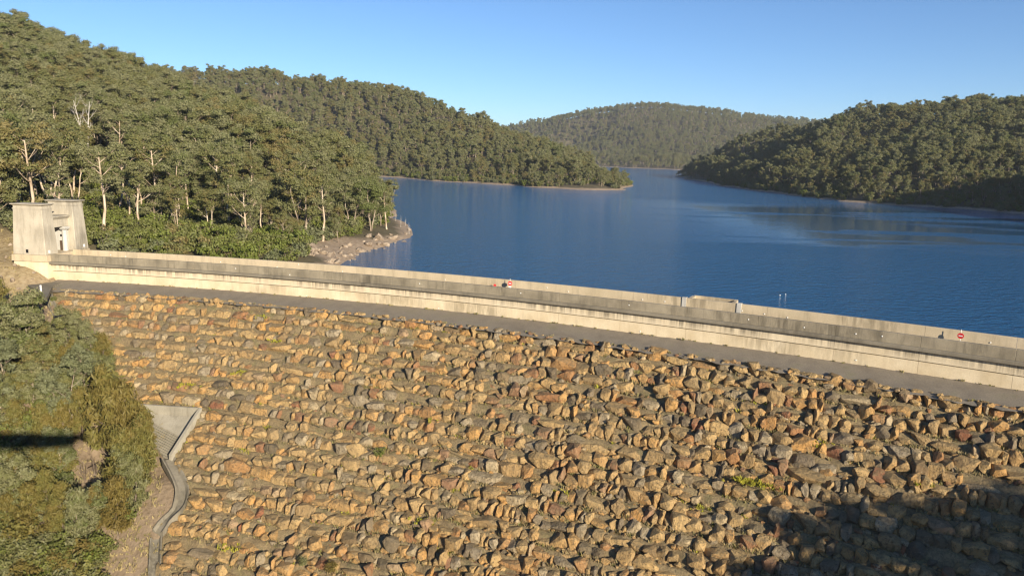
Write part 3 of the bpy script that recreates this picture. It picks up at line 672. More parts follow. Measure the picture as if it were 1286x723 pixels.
# ------------------------------------------------------------------ concrete drain along the left abutment
def ground_pt(x, y, dz=0.0):
    q = at_rock(x, y); return q + np.array([0, 0, dz])
def channel(path, width, label):
    pts = np.array(path); t = thing('drain_channel', label, 'drain', pts[0])
    T = np.gradient(pts, axis=0); T[:, 2] = 0; T /= np.linalg.norm(T, axis=1)[:, None]; S = np.stack([T[:, 1], -T[:, 0], np.zeros(len(T))], -1)
    w, th, hh = width / 2, .13, .30
    prof = [(-w - th, -.6), (w + th, -.6), (w + th, hh), (w, hh), (w * .55, 0), (-w * .55, 0), (-w, hh), (-w - th, hh)]
    sec = np.stack([pts + S * o + np.array([0, 0, z]) for o, z in prof], 1) - pts[0]
    for i in range(len(pts) - 1):
        seg = sec[i:i + 2].copy(); e = (seg[1] - seg[0]) * .01; seg[0] += e; seg[1] -= e
        MB().sweep(seg).build('channel_segment', M_DRAIN, t)
    return t
def smooth_path(px, n, dz):
    P = np.array([ground_pt(x, y, dz) for x, y in px]); s = np.linspace(0, len(P) - 1, n)
    i = np.clip(s.astype(int), 0, len(P) - 2); u = (s - i)[:, None]
    G = lambda j: P[np.clip(j, 0, len(P) - 1)]
    return .5 * (2 * G(i) + (G(i + 1) - G(i - 1)) * u + (2 * G(i - 1) - 5 * G(i) + 4 * G(i + 1) - G(i + 2)) * u ** 2 + (3 * G(i) - G(i - 1) - 3 * G(i + 1) + G(i + 2)) * u ** 3)
channel(smooth_path([(211, 576), (222, 596), (229, 616), (224, 637), (208, 654), (198, 668)], 15, -.05), 1.2, 'curved grey concrete drain between the rock slope and the bushes')
channel(smooth_path([(196, 674), (195, 695), (194, 720), (192, 750), (190, 790)], 9, -.25), 0.95, 'straight lower concrete drain at the bottom edge of the rock slope')
channel(smooth_path([(60, 368), (65, 384), (75, 404), (92, 430), (128, 468), (166, 503)], 14, .05), .8, 'narrow concrete drain running down beside the tall bushes below the pylons')
# stepped apron with headwall and wing wall
TL, TR, P0, BO_ = (168, 512), (250, 517), (234, 546), (212, 576)
apr = thing('stepped_apron', 'triangular grey concrete apron with ribbed steps beside the rock slope', 'apron', ground_pt(212, 576, -1))
ao = np.array(apr.location)
def slab(pts, th, name, mat, par=apr):
    top = np.array(pts) - ao; n = len(top); v = np.concatenate([top - np.array([0, 0, th]), top])
    f = [tuple(range(n))[::-1], tuple(range(n, 2 * n))] + [(i, (i + 1) % n, n + (i + 1) % n, n + i) for i in range(n)]
    return MB().add(v, f).build(name, mat, par)
lerp2 = lambda p, q, s: (p[0] + (q[0] - p[0]) * s, p[1] + (q[1] - p[1]) * s)
slab([ground_pt(*TL, -.62), ground_pt(*P0, -.62), ground_pt(*TR, -.62)], .4, 'slab', M_APRON)
for i in range(12):
    s0, s1 = i / 12, (i + .93) / 12; dz = -.60
    q = [ground_pt(*lerp2(TL, BO_, s0), dz), ground_pt(*lerp2(TL, BO_, s1), dz), ground_pt(*lerp2(P0, BO_, s1), dz), ground_pt(*lerp2(P0, BO_, s0), dz)]
    q[0][2] = q[0][2] - .24; q[3][2] = q[3][2] - .24
    slab(q, .5, 'step', M_APRON)
def wall_between(p, q, th, z0, z1, name, mat):
    p, q = np.array(p), np.array(q); T = q - p; T[2] = 0; T /= np.linalg.norm(T); S = np.array([T[1], -T[0], 0]) * th
    sec = np.stack([np.stack([e - S, e + S, e + S, e - S]) + np.array([[0, 0, z0], [0, 0, z0], [0, 0, z1], [0, 0, z1]]) for e in (p, q)]) - ao
    return MB().sweep(sec).build(name, mat, apr, .02)
wall_between(ground_pt(170, 510), ground_pt(249, 515), .16, -1.4, .35, 'headwall', M_APRON)
wall_between(ground_pt(252, 516), ground_pt(214, 576), .22, -1.4, .50, 'wing_wall', M_APRON)
# access path slab by the end of the wall
pth = [at_z(x, y, -21.05) for x, y in ((27, 353.5), (58, 348), (89, 346.5), (86, 352), (66, 359), (59, 373), (52, 372), (46, 364))]
v = np.concatenate([np.array(pth) - np.array([0, 0, .5]), np.array(pth)]); n = len(pth)
tag(MB().add(v, [tuple(range(n))[::-1], tuple(range(n, 2 * n))] + [(i, (i + 1) % n, n + (i + 1) % n, n + i) for i in range(n)]).build('concrete_path', M_DRAIN), kind='structure')
q = at_z(51.5, 366, -21.05)
MB().cyl((0, 0, -.3), (0, 0, .85), .13, .11, 10).cyl((0, 0, .85), (0, 0, .92), .16, .12, 10).build('marker_post', M_WHITE, loc=q)
tag(bpy.data.objects['marker_post'], 'short white marker post on the concrete path below the pylons', 'post')

# ------------------------------------------------------------------ trees
def tube(path, radii, sides=6):
    path = np.asarray(path, float); n = len(path)
    T = np.gradient(path, axis=0); T /= np.linalg.norm(T, axis=1)[:, None] + 1e-9
    ref = np.where(np.abs(T[:, 2:3]) > .9, np.array([[1., 0, 0]]), np.array([[0, 0, 1.]]))
    A = np.cross(T, ref); A /= np.linalg.norm(A, axis=1)[:, None]; B = np.cross(T, A)
    an = np.arange(sides) * 2 * math.pi / sides
    v = path[:, None] + (A[:, None] * np.cos(an)[None, :, None] + B[:, None] * np.sin(an)[None, :, None]) * np.asarray(radii)[:, None, None]
    i = np.arange(n * sides).reshape(n, sides); j = np.roll(i, -1, 1)
    return v.reshape(-1, 3), np.stack([i[:-1], j[:-1], j[1:], i[1:]], -1).reshape(-1, 4)
class Wood:
    def __init__(s): s.v = []; s.f = []; s.n = 0
    def add(s, path, r, sides=6):
        v, f = tube(path, r, sides); s.v.append(v); s.f.append(f + s.n); s.n += len(v)
    def mesh(s, name, mat): return mesh_np(name, np.concatenate(s.v), np.concatenate(s.f), [mat], smooth=True)
def limb(r, p, az_, el, L, curve, n=6, wob=.06):
    pts = [np.array(p, float)]; e = el
    for i in range(n - 1):
        e = min(1.45, e + curve / n); az_ += r.normal(0, .22); d = np.array([math.cos(e) * math.cos(az_), math.cos(e) * math.sin(az_), math.sin(e)])
        pts.append(pts[-1] + d * L / (n - 1) + r.normal(0, wob * L / n, 3))
    return np.array(pts)
def leaves(r, cl, n_per, leaf, aspect=.5, flat=.62, droop=0.0, outward=1.25):
    """cl: list of (centre, radius, tint)"""
    V, TT = [], []
    for c, R_, tnt in cl:
        n = max(8, int(n_per * (R_ ** 2)))
        d = r.normal(size=(n, 3)); d /= np.linalg.norm(d, axis=1)[:, None]
        low = d[:, 2] < -.15; d[low, 2] *= .35
        lump = 1 + .28 * np.sin(d[:, 0] * 5 + tnt * 9) * np.cos(d[:, 1] * 4 + tnt * 5)
        rr_ = R_ * r.random(n) ** .38 * lump
        p = c + d * rr_[:, None] * np.array([1, 1, flat])
        nr_ = d * outward + r.normal(0, .55, (n, 3)); nr_[:, 2] *= .75; nr_ /= np.linalg.norm(nr_, axis=1)[:, None]
        tg = r.normal(size=(n, 3)) - np.array([0, 0, droop]); tg -= nr_ * (tg * nr_).sum(1)[:, None]; tg /= np.linalg.norm(tg, axis=1)[:, None]
        bt = np.cross(nr_, tg); s = leaf * r.uniform(.65, 1.35, n)[:, None]
        V.append(np.stack([p - tg * s, p + bt * s * aspect, p + tg * s, p - bt * s * aspect], 1)); TT.append(np.clip(tnt * .65 + .35 * r.random(n), 0, 1))
    v = np.concatenate(V).reshape(-1, 3); return v, np.arange(len(v)).reshape(-1, 4), np.concatenate(TT)
def crown_mesh(name, args, mat):
    v, f, t = leaves(*args[0], **args[1]); me = mesh_np(name, v, f, [mat]); attr_face(me, 'tint', t); return me
def gum(seed, H=15.0, Wd=4.2, tf=.38, nl=8, leaf=.18, dens=105, mat=M_GUM, bark=M_BARK, stems=1, lean=.05, flat=.88, rc=(.20, .34)):
    r = np.random.default_rng(seed); w = Wood(); cl = []
    for s in range(stems):
        base = np.array([0, 0, -.8]) + (r.normal(0, .12, 3) * np.array([1, 1, 0]) if stems > 1 else 0)
        az0 = s * 2 * math.pi / max(1, stems) + r.uniform(0, 1); n = 9; Ht = H * r.uniform(.72, .86)
        tilt = lean + (.17 if stems > 1 else 0); tr = [base]
        for i in range(1, n):
            tilt_i = tilt * r.uniform(.4, 1.5); tr.append(tr[-1] + np.array([math.cos(az0) * tilt_i, math.sin(az0) * tilt_i, 1]) * (Ht + .8) / (n - 1) + r.normal(0, .12, 3) * np.array([1, 1, 0]))
        tr = np.array(tr); r0 = H * .0155 * (1 if stems == 1 else .72); rad_ = r0 * np.linspace(1.15, .28, n); rad_[0] *= 1.25
        w.add(tr, rad_, 8)
        nn = max(3, nl // stems)
        for i in range(nn):
            u = tf + (.97 - tf) * (i + r.uniform(.1, .9)) / nn; k = u * (n - 1); j = min(int(k), n - 2); p = tr[j] + (tr[j + 1] - tr[j]) * (k - j)
            L = Wd * r.uniform(.65, 1.15) * (1 - .42 * (u - tf) / (1 - tf)); a_ = az0 + i * 2.399 + r.normal(0, .4)
            lb_ = limb(r, p, a_, r.uniform(.35, .85), L, r.uniform(.1, .8)); rl = np.interp(k, np.arange(n), rad_) * .6
            w.add(lb_, rl * np.linspace(1, .3, len(lb_)), 5); tn = r.random()
            cl.append((lb_[-1] + np.array([0, 0, .15 * Wd * .4]), Wd * r.uniform(*rc), tn))
            for q in range(4):
                m_ = int(r.integers(2, len(lb_))); a2 = a_ + r.choice([-1, 1]) * r.uniform(.5, 1.3)
                sb = limb(r, lb_[m_ - 1], a2, r.uniform(.2, .9), L * r.uniform(.35, .6), .5, 4); w.add(sb, rl * .42 * np.linspace(1, .35, 4), 4)
                cl.append((sb[-1], Wd * r.uniform(*rc) * .85, np.clip(tn + r.normal(0, .2), 0, 1)))
        for q in range(3): cl.append((tr[-1] + r.normal(0, .3, 3) * Wd * .4, Wd * r.uniform(*rc), r.random()))
    return w.mesh('trunk', bark), crown_mesh('crown', ((r, cl, dens, leaf), dict(flat=flat, droop=.6)), mat)
def bush(seed, H=2.6, Wd=1.5, leaf=.15, dens=120, mat=M_SHRUB, ncl=11):
    r = np.random.default_rng(seed); w = Wood(); cl = []
    for i in range(ncl):
        a_ = i * 2.399; L = H * r.uniform(.45, .85); st = limb(r, (r.normal(0, .08), r.normal(0, .08), -.3), a_, r.uniform(.75, 1.35), L, .2, 5)
        w.add(st, .035 * H / 2.6 * np.linspace(1, .4, 5), 5); cl.append((st[-1], Wd * r.uniform(.26, .42), r.random()))
        cl.append((st[2] * np.array([1.15, 1.15, 1]), Wd * r.uniform(.22, .36), r.random()))
    return w.mesh('stem', M_BROWN), crown_mesh('foliage', ((r, cl, dens, leaf), dict(flat=.85)), mat)
def sheoak(seed, H=7.5, Wd=1.9, leaf=.26, dens=170, mat=M_CAS):
    r = np.random.default_rng(seed); w = Wood(); cl = []; n = 8
    tr = np.stack([np.cumsum(r.normal(0, .10, n)), np.cumsum(r.normal(0, .10, n)), np.linspace(-.6, H * .95, n)], -1); w.add(tr, H * .013 * np.linspace(1.2, .2, n), 6)
    for i in range(26):
        u = .12 + .86 * (i + r.random()) / 26; k = u * (n - 1); j = min(int(k), n - 2); p = tr[j] + (tr[j + 1] - tr[j]) * (k - j)
        L = Wd * (1.05 - .75 * u ** 1.6) * r.uniform(.6, 1.1); lb_ = limb(r, p, i * 2.399 + r.normal(0, .3), r.uniform(.4, .9), L, .3, 4); w.add(lb_, H * .0045 * np.linspace(1, .4, 4), 4)
        cl.append((lb_[-1], Wd * r.uniform(.26, .42), r.random())); cl.append((lb_[2], Wd * r.uniform(.2, .32), r.random()))
    return w.mesh('trunk', M_BROWN), crown_mesh('crown', ((r, cl, dens, leaf), dict(aspect=.22, flat=1.15, droop=1.6, outward=.7)), mat)
def bare(seed, H=12.0, Wd=3.6, nl=9, stems=2, mat=M_DEAD):
    r = np.random.default_rng(seed); w = Wood(); b = Wood()
    for s in range(stems):
        az0 = s * 2.4 + r.random(); n = 8; t_ = .12 if stems > 1 else .03
        tr = [np.array([r.normal(0, .1), r.normal(0, .1), -.6])]
        for i in range(1, n): tr.append(tr[-1] + np.array([math.cos(az0) * t_, math.sin(az0) * t_, 1]) * H * .85 / (n - 1) + r.normal(0, .1, 3) * np.array([1, 1, 0]))
        tr = np.array(tr); rd = H * .013 * np.linspace(1.2, .18, n); w.add(tr, rd, 7)
        for i in range(nl):
            u = .35 + .6 * (i + r.random()) / nl; k = u * (n - 1); j = min(int(k), n - 2); p = tr[j] + (tr[j + 1] - tr[j]) * (k - j)
            lb_ = limb(r, p, i * 2.4, r.uniform(.6, 1.0), Wd * r.uniform(.5, 1) * (1.1 - .5 * u), .6, 6); b.add(lb_, rd[j] * .5 * np.linspace(1, .2, 6), 5)
            for q in range(3):
                m_ = int(r.integers(1, 5)); sb = limb(r, lb_[m_], i * 2.4 + r.choice([-1, 1]) * .8, r.uniform(.5, 1.1), Wd * .35, .4, 4); b.add(sb, rd[j] * .22 * np.linspace(1, .3, 4), 4)
    return w.mesh('trunk', mat), b.mesh('branches', mat)
DK = dict(bark=M_BARK2)
GUMS = [gum(201, 15, 4.6, .36, 10, **DK), gum(202, 15, 4.0, .36, 9, lean=.09, **DK), gum(203, 15, 5.2, .26, 12, rc=(.17, .30), **DK), gum(204, 15, 4.3, .30, 11, stems=2, **DK), gum(205, 15, 3.6, .34, 10, rc=(.24, .38), **DK), gum(206, 15, 4.7, .26, 13, rc=(.16, .28), **DK), gum(207, 15, 4.8, .26, 12, stems=3, **DK)]
TALLG = [gum(271, 16, 4.2, .52, 8, dens=86), gum(272, 16, 4.6, .48, 9, dens=82, stems=2), gum(273, 16, 3.8, .56, 8, dens=86, lean=.1), gum(274, 16, 4.8, .46, 10, dens=79)]
FINE = dict(leaf=.15, dens=190, bark=M_BARK2)
NEARGUM = [gum(211, 9, 3.4, .3, 9, mat=M_GREYGUM, rc=(.17, .30), **FINE), gum(212, 9, 3.2, .25, 10, stems=2, mat=M_GREYGUM, rc=(.17, .30), **FINE), gum(213, 9, 3.6, .2, 14, mat=M_GUM, rc=(.22, .34), **FINE)]
BUSH = [bush(221), bush(222, 2.6, 1.7), bush(223, 2.4, 1.4, mat=M_GUM), bush(224, 2.2, 1.6, mat=M_GREYGUM)]
NBUSH = [bush(231, 2.8, 1.7, .12, 170, M_CAS, 14), bush(232, 2.6, 1.7, .12, 170, M_GUM, 14), bush(233, 2.6, 1.6, .12, 170, M_SHRUB, 13)]
OAK = [sheoak(241), sheoak(242, 7.5, 2.1), sheoak(243, 7.5, 1.8, mat=M_GUM)]
DEADT = [bare(251), bare(252, 12, 2.6, 6, 1), bare(253, 9, 2.2, 7, 3, M_BROWN)]
PARTN = {id(GUMS): ('trunk', 'crown')}
def plant(kind, meshes, loc, s, label, cat, group=None, rz=None, names=('trunk', 'crown')):
    t = thing(kind, label, cat, loc, rng.uniform(0, 6.28) if rz is None else rz, group); t.scale = (s, s, s)
    for nm, me in zip(names, meshes): link(nm, me, t)
    return t
BN = ('stem', 'foliage')

MARKS = [((36, 410), 'the round olive tree'), ((20, 480), 'the white limbed gum'), ((85, 495), 'the forked white gum'), ((140, 510), 'the tallest sheoak'), ((60, 553), 'the long dark shadow'), ((212, 540), 'the stepped apron'),
         ((235, 612), 'the curved drain'), ((150, 640), 'the rounded bronze sheoak'), ((95, 650), 'the low olive sheoak'), ((10, 690), 'the bottom left corner'), ((70, 715), 'the bottom edge of the picture'), ((150, 700), 'the bare soil')]
def beside(x, y, marks=MARKS):
    (mx, my), nm = min(marks, key=lambda k: (k[0][0] - x) ** 2 + (k[0][1] - y) ** 2); dx, dy = x - mx, y - my
    return (('right of ' if dx > 0 else 'left of ') if abs(dx) > abs(dy) else ('below ' if dy > 0 else 'above ')) + nm
used_labels = {}
def one_label(t, near='close'):
    k = used_labels.get(t, 0); used_labels[t] = k + 1; return t
# --- trees and bushes on the left abutment, below the pylons
def on_ground(x, y):
    q = at_rock(x, y); return np.array([q[0], q[1], float(terr(q[0], q[1])[0])])
GA = 'bushes and trees on the left abutment'
spots = [  # px, py of the foot, height m, kind, variant, label
    (38, 484, 10.6, 'n', 2, 'dense round olive green tree nearest below the pylon gatehouse'),
    (12, 552, 11.5, 'n', 0, 'grey green gum tree with spreading white limbs at the left edge'),
    (84, 552, 9.6, 'n', 1, 'small grey green gum with forked white trunk in the abutment scrub'),
    (112, 512, 8.0, 'n', 0, 'grey green gum behind the brown sheoaks beside the drain'),
    (138, 588, 12.0, 'o', 0, 'tallest brown olive sheoak beside the stepped apron'),
    (158, 590, 10.0, 'o', 1, 'brown olive sheoak overhanging the stepped apron'),
    (180, 608, 8.0, 'o', 0, 'low sheoak right beside the head of the curved drain'),
    (152, 632, 8.4, 'o', 1, 'bushy bronze sheoak in front of the tallest sheoak'),
    (172, 648, 6.4, 'o', 2, 'small olive sheoak on bare soil left of the curved drain'),
    (122, 676, 5.4, 'o', 0, 'bronze sheoak in the middle of the abutment scrub'),
    (146, 682, 7.0, 'o', 1, 'rounded bronze sheoak at the edge of the bare soil'),
    (98, 700, 7.0, 'o', 2, 'olive sheoak low in the abutment scrub'),
    (62, 668, 6.0, 'o', 0, 'bronze sheoak below the dark shadow in the scrub'),
    (-2, 432, 7.0, 'o', 1, 'reddish brown shrubby tree at the left edge below the bank'),
    (92, 452, 6.4, 'n', 2, 'small olive tree beside the narrow upper drain')]
for x, y, h, kd, vi, lab in spots:
    ms, h0 = (NEARGUM[vi], 9.0) if kd == 'n' else (OAK[vi], 7.5)
    plant('gum_tree' if kd == 'n' else 'sheoak_tree', ms, on_ground(x, y), h / h0, lab, 'tree', GA)
taken = [(x, y) for x, y, *_ in spots]
nb_ = 0
for _ in range(3000):
    if nb_ >= 210: break
    x, y = rng.uniform(-25, 190), rng.uniform(425, 790)
    if x > np.interp(y, [420, 500, 560, 600, 650, 700, 790], [105, 150, 195, 190, 165, 130, 125]): continue
    if 84 < x < 142 and 560 < y < 655: continue
    if min((abs(x - a) * .9 + abs(y - b)) for a, b in taken) < 10.5: continue
    taken.append((x, y)); nb_ += 1; v_ = int(rng.choice([0, 1, 1, 2, 2])); low = y > 600
    if rng.random() < .28 and y < 720: plant('sheoak_tree' if v_ < 2 else 'gum_tree', OAK[v_] if v_ < 2 else NEARGUM[2], on_ground(x, y), rng.uniform(.5, .85) if v_ < 2 else rng.uniform(.5, .8), ('bronze', 'olive bronze', 'olive green')[v_] + ' young tree in the left scrub, ' + beside(x, y - 22), 'tree', 'young trees in the abutment scrub')
    else: plant('bush', NBUSH[v_], on_ground(x, y), rng.uniform(.8, 1.6), ('bronze', 'olive', 'bright green')[v_] + (' tall' if y < 600 else ' low') + ' bush in the left scrub, ' + beside(x, y - 10), 'bush', 'bushes in the abutment scrub', names=BN)
for x, y, h in ((108, 612, 3.4), (120, 605, 3.0), (60, 712, 3.0), (48, 700, 2.8)):
    plant('dead_sapling', DEADT[2], on_ground(x, y), h / 9, 'thin bare grey saplings standing on the bare patch in the scrub' if y < 650 else 'thin bare grey saplings low in the left scrub', 'sapling', 'dead saplings', names=('stem', 'branches'))
# --- single plants on the rockfill and berm
def on_rock(x, y): q = at_rock(x, y); return q + np.array([0, 0, -.15])
plant('bush', NBUSH[2], on_rock(477, 571), .5, 'single bright green bush growing out of the rock slope', 'bush', names=BN)
plant('bush', NBUSH[0], on_rock(415, 716), .55, 'brown green bush at the bottom of the rock slope', 'bush', names=BN)
plant('bush', NBUSH[1], on_rock(380, 708), .5, 'olive bush low on the rock slope left of the brown one', 'bush', names=BN)
plant('bush', NBUSH[2], on_rock(67, 377), .38, 'small bright green bush at the top left corner of the rock slope', 'bush', names=BN)
q = arc(arc_of(*at_arc(858, 427, -.3)[:2])[0], -.35, Z_BOT); plant('bush', BUSH[2], q, .16, 'tiny weed tuft at the foot of the cream wall', 'weed', names=BN)

# --- trees behind the viewer on the right bank: out of the picture, their shade falls on the rocks
SV = np.array(SUN_V)
for i, (x, y, H_) in enumerate(((1075, 645, 15), (1010, 712, 14), (1095, 700, 16), (1292, 655, 15), (1345, 690, 17), (1060, 745, 15), (1300, 700, 16), (1255, 740, 16), (1000, 740, 15))):
    q = at_rock(x, y); t = np.linspace(30, 160, 400); p = q[None] + SV[None] * t[:, None]
    gz = terr(p[:, 0], p[:, 1]); k = int(np.argmin(np.abs(gz + .68 * H_ - p[:, 2])))
    plant('gum_tree', GUMS[i % 7], (p[k, 0], p[k, 1], gz[k]), H_ / 15, 'gum tree on the right bank out of view, shading the lower right rocks', 'tree', 'gum trees on the right bank')

# --- the gums that stand out on the left shore
spot2 = [(129, 299, 131, 0, 'tall gum with thick white trunk right beside the pylon gatehouse'), (166, 272, 100, 1, 'slim gum with pale leaning trunk behind the bright shrubs'),
         (193, 276, 112, 4, 'tall straight gum with orange patched trunk left of the shore trees'), (212, 260, 88, 2, 'gum with low forked limbs right of the straight orange trunk'),
         (238, 272, 100, 5, 'gum with a straight pale trunk above the grey bare bush'), (289, 296, 112, 0, 'gum with thick peeling trunk in the middle of the left shore'),
         (309, 299, 88, 1, 'slender gum just right of the thick peeling trunk'), (357, 294, 92, 3, 'twin stemmed gum on the left shore'), (383, 302, 98, 6, 'three stemmed white gum near the shoreline rocks'),
         (405, 303, 92, 4, 'slim white gum right of the three stemmed gum'), (442, 292, 78, 3, 'leaning gum at the end of the left shore'), (466, 290, 72, 6, 'spreading olive gum overhanging the water at the point'),
         (486, 288, 62, 2, 'low olive gum at the very tip of the point'), (90, 255, 120, 5, 'broad gum behind the pylon gatehouse'), (40, 250, 105, 1, 'gum with leaning pale trunk left behind the gatehouse'), (8, 250, 110, 2, 'gum at the left picture edge above the bank')]
tall = []
for x, y, hp, vi, lab in spot2:
    q = at_ground(x, y, 125); zc = float(q @ FW); plant('gum_tree', (GUMS[vi] if vi in (3, 6) else TALLG[vi % 4]), q, hp * zc / FPX / (15 if vi in (3, 6) else 16) * .97, lab, 'tree', 'gum trees of the left shore'); tall.append(q[:2])
q = at_ground(112, 205, 150); DEADZ = float(q @ FW); plant('dead_tree', DEADT[0], q, 95 * DEADZ / FPX / 12, 'bleached dead tree with bare white limbs high on the left hillside', 'tree', names=('trunk', 'branches'))
q = at_ground(62, 235, 150); plant('dead_tree', DEADT[1], q, 15 / 12, 'dead leaning grey tree among the gums at the far left', 'tree', names=('trunk', 'branches'))
q = at_ground(250, 312, 120); plant('dead_shrub', DEADT[2], q, .55, 'grey leafless bush among the bright shrubs by the dam', 'bush', names=('stem', 'branches'))
for k, (x, y, h) in enumerate(((497, 283, 4.5), (503, 290, 5.0), (509, 286, 3.4), (514, 297, 4.2), (490, 276, 5.0), (376, 329, 2.2))):
    q = at_z(x, y, ZW - .4); plant('dead_tree', DEADT[1], q, h / 12, 'thin drowned tree trunk standing in the water off the point' if k < 5 else 'short dead stump on the shore behind the parapet', 'trunk', 'drowned trunks off the point' if k < 5 else None, names=('stem', 'branches'))

# --- forest: the nearest trees singly, the rest as one wood
cand = []
def scatter(r0, r1, a0, a1, sp):
    for r in np.arange(r0, r1, sp * .9):
        st = math.degrees(sp / r)
        for a_ in np.arange(a0, a1, st): cand.append((r + rng.normal(0, sp * .28), a_ + rng.normal(0, st * .28), sp))
scatter(122, 190, -44, -2, 6.4); scatter(190, 380, -44, -2, 5.2); scatter(380, 560, -44, -8, 6.5)
scatter(480, 1020, -44, 16, 7.2); scatter(290, 700, 10, 44, 5.6); scatter(700, 1100, 12, 44, 8.0); scatter(1300, 2150, -6, 44, 11.0)
cand = np.array(cand); r_, a_ = cand[:, 0], np.radians(cand[:, 1]); X, Y = r_ * np.sin(a_), r_ * np.cos(a_); Zt = terr(X, Y)
AA, OO = arc_of(X, Y)
ok = (Zt > ZW + np.where(r_ < 250, 1.5, .75) + vnoise(X / 15, Y / 15, 41) * .8) & ~((AA > 7.4) & (OO < 27)) & ~((AA > 4.6) & (OO < 11.5))
Hs = np.where(r_ < 400, rng.uniform(10.5, 19.5, len(X)), rng.uniform(8.0, 17.5, len(X))) * np.where(cand[:, 2] > 10, 1.15, 1)
Hs = Hs * np.clip((Zt - ZW + 3.5) / 9, .55, 1) * (1 + .55 * vnoise(X / 26, Y / 26, 61))
Hs = np.minimum(Hs, 19.0) * np.where((np.degrees(a_) > 10) & (r_ < 1150), .80, 1.0)      # the right hill carries lower wood
ok &= rng.random(len(X)) > .04
ai = np.clip(np.searchsorted(az, np.degrees(a_)), 1, len(az) - 1); ri = np.clip(np.searchsorted(rr, r_ - 14), 1, len(rr) - 1)
ok &= ((Zt + Hs) / r_ > ELEV[ai, ri - 1] - 0.013)
for p in tall: ok &= np.hypot(X - p[0], Y - p[1]) > 3.2
X, Y, Zt, Hs, r_ = X[ok], Y[ok], Zt[ok], Hs[ok], r_[ok]
px, py, zc = project(np.stack([X, Y, Zt + Hs * .7], -1))
vis = (px > -10) & (px < PW + 10)
_tx, _ty, _tz = project(np.stack([X, Y, Zt + Hs], -1))
clear = (_tx > 74) & (_tx < 150) & (_tz < DEADZ + 1) & (_ty < 178)              # keep the dead tree in sight
X, Y, Zt, Hs, r_, px, py, zc, vis = [w_[~clear] for w_ in (X, Y, Zt, Hs, r_, px, py, zc, vis)]
size = np.where(vis & (r_ < 420), Hs / zc, 0); top = np.argsort(-size)[:268]; near_set = np.zeros(len(X), bool); near_set[top] = True
VI = rng.integers(0, 7, len(X))
MARK3 = [((100, 140), 'the dead white tree'), ((60, 225), 'the dead leaning grey tree'), ((70, 250), 'the gatehouse pylons'), ((129, 235), 'the gatehouse gum'), ((193, 225), 'the orange patched trunk'), ((238, 220), 'the straight pale trunk'), ((289, 240), 'the thick peeling trunk'), ((357, 245), 'the twin stemmed gum'), ((383, 250), 'the three stemmed gum'), ((442, 255), 'the leaning shore gum'), ((480, 260), 'the tip of the point'), ((10, 150), 'the upper left picture edge')]
for i in top:
    zone = ('behind the pylon gatehouse', 'on the hillside behind the dead white tree', 'behind the bright shrubs by the dam', 'behind the left shoreline rocks')
    z_i = 0 if px[i] < 130 and zc[i] < 185 else 1 if px[i] < 130 else 2 if px[i] < 300 else 3
    plant('gum_tree', TALLG[VI[i] % 4] if zc[i] < 195 and VI[i] != 6 else GUMS[VI[i]], (X[i], Y[i], Zt[i] - .1), Hs[i] / 15, ('small', 'mid sized', 'tall')[int(np.digitize(Hs[i], (14, 16.6)))] + ' olive gum in the left forest, ' + beside(px[i], py[i], MARK3), 'tree', 'gums of the left forest')
print('forest candidates', len(X), 'singles', len(top))
def wood(name, pts, sc, var, sources, label, cat):
    me = bpy.data.meshes.new(name); me.vertices.add(len(pts)); me.vertices.foreach_set('co', np.asarray(pts, np.float32).ravel())
    for nm, typ, vals in (('tree_scale', 'FLOAT', sc), ('tree_turn', 'FLOAT', rng.uniform(0, 6.28, len(pts))), ('tree_kind', 'INT', var)):
        at = me.attributes.new(nm, typ, 'POINT'); at.data.foreach_set('value', np.asarray(vals, np.int32 if typ == 'INT' else np.float32))
    o = tag(link(name, me), label, cat, kind='stuff')
    ng = bpy.data.node_groups.new(name, 'GeometryNodeTree')
    ng.interface.new_socket('Geometry', in_out='INPUT', socket_type='NodeSocketGeometry'); ng.interface.new_socket('Geometry', in_out='OUTPUT', socket_type='NodeSocketGeometry')
    n, l = ng.nodes, ng.links; gi, go = n.new('NodeGroupInput'), n.new('NodeGroupOutput')
    jo = n.new('GeometryNodeJoinGeometry')
    for objs in sources:
        j2 = n.new('GeometryNodeJoinGeometry')
        for ob in objs:
            oi = n.new('GeometryNodeObjectInfo'); oi.inputs[0].default_value = ob; oi.transform_space = 'ORIGINAL'; l.new(oi.outputs['Geometry'], j2.inputs[0])
        gt_ = n.new('GeometryNodeGeometryToInstance'); l.new(j2.outputs[0], gt_.inputs[0]); l.new(gt_.outputs[0], jo.inputs[0])
    ip = n.new('GeometryNodeInstanceOnPoints'); l.new(gi.outputs[0], ip.inputs['Points']); l.new(jo.outputs[0], ip.inputs['Instance']); ip.inputs['Pick Instance'].default_value = True
    def named(nm, typ):
        a = n.new('GeometryNodeInputNamedAttribute'); a.data_type = typ; a.inputs[0].default_value = nm; return a.outputs[0]
    l.new(named('tree_kind', 'INT'), ip.inputs['Instance Index']); l.new(named('tree_scale', 'FLOAT'), ip.inputs['Scale'])
    cx_ = n.new('ShaderNodeCombineXYZ'); l.new(named('tree_turn', 'FLOAT'), cx_.inputs[2]); l.new(cx_.outputs[0], ip.inputs['Rotation'])
    l.new(ip.outputs[0], go.inputs[0])
    md = o.modifiers.new('scatter', 'NODES'); md.node_group = ng; return o
def source_of(meshes):
    out = []
    for me in meshes: out.append(next(o for o in coll.objects if o.data is me))
    return out
rest = ~near_set
wood('far_forest', np.stack([X, Y, Zt - .2], -1)[rest], Hs[rest] / 15, VI[rest], [source_of(g_) for g_ in GUMS], 'dense olive eucalypt forest covering the far hillsides round the lake', 'forest')
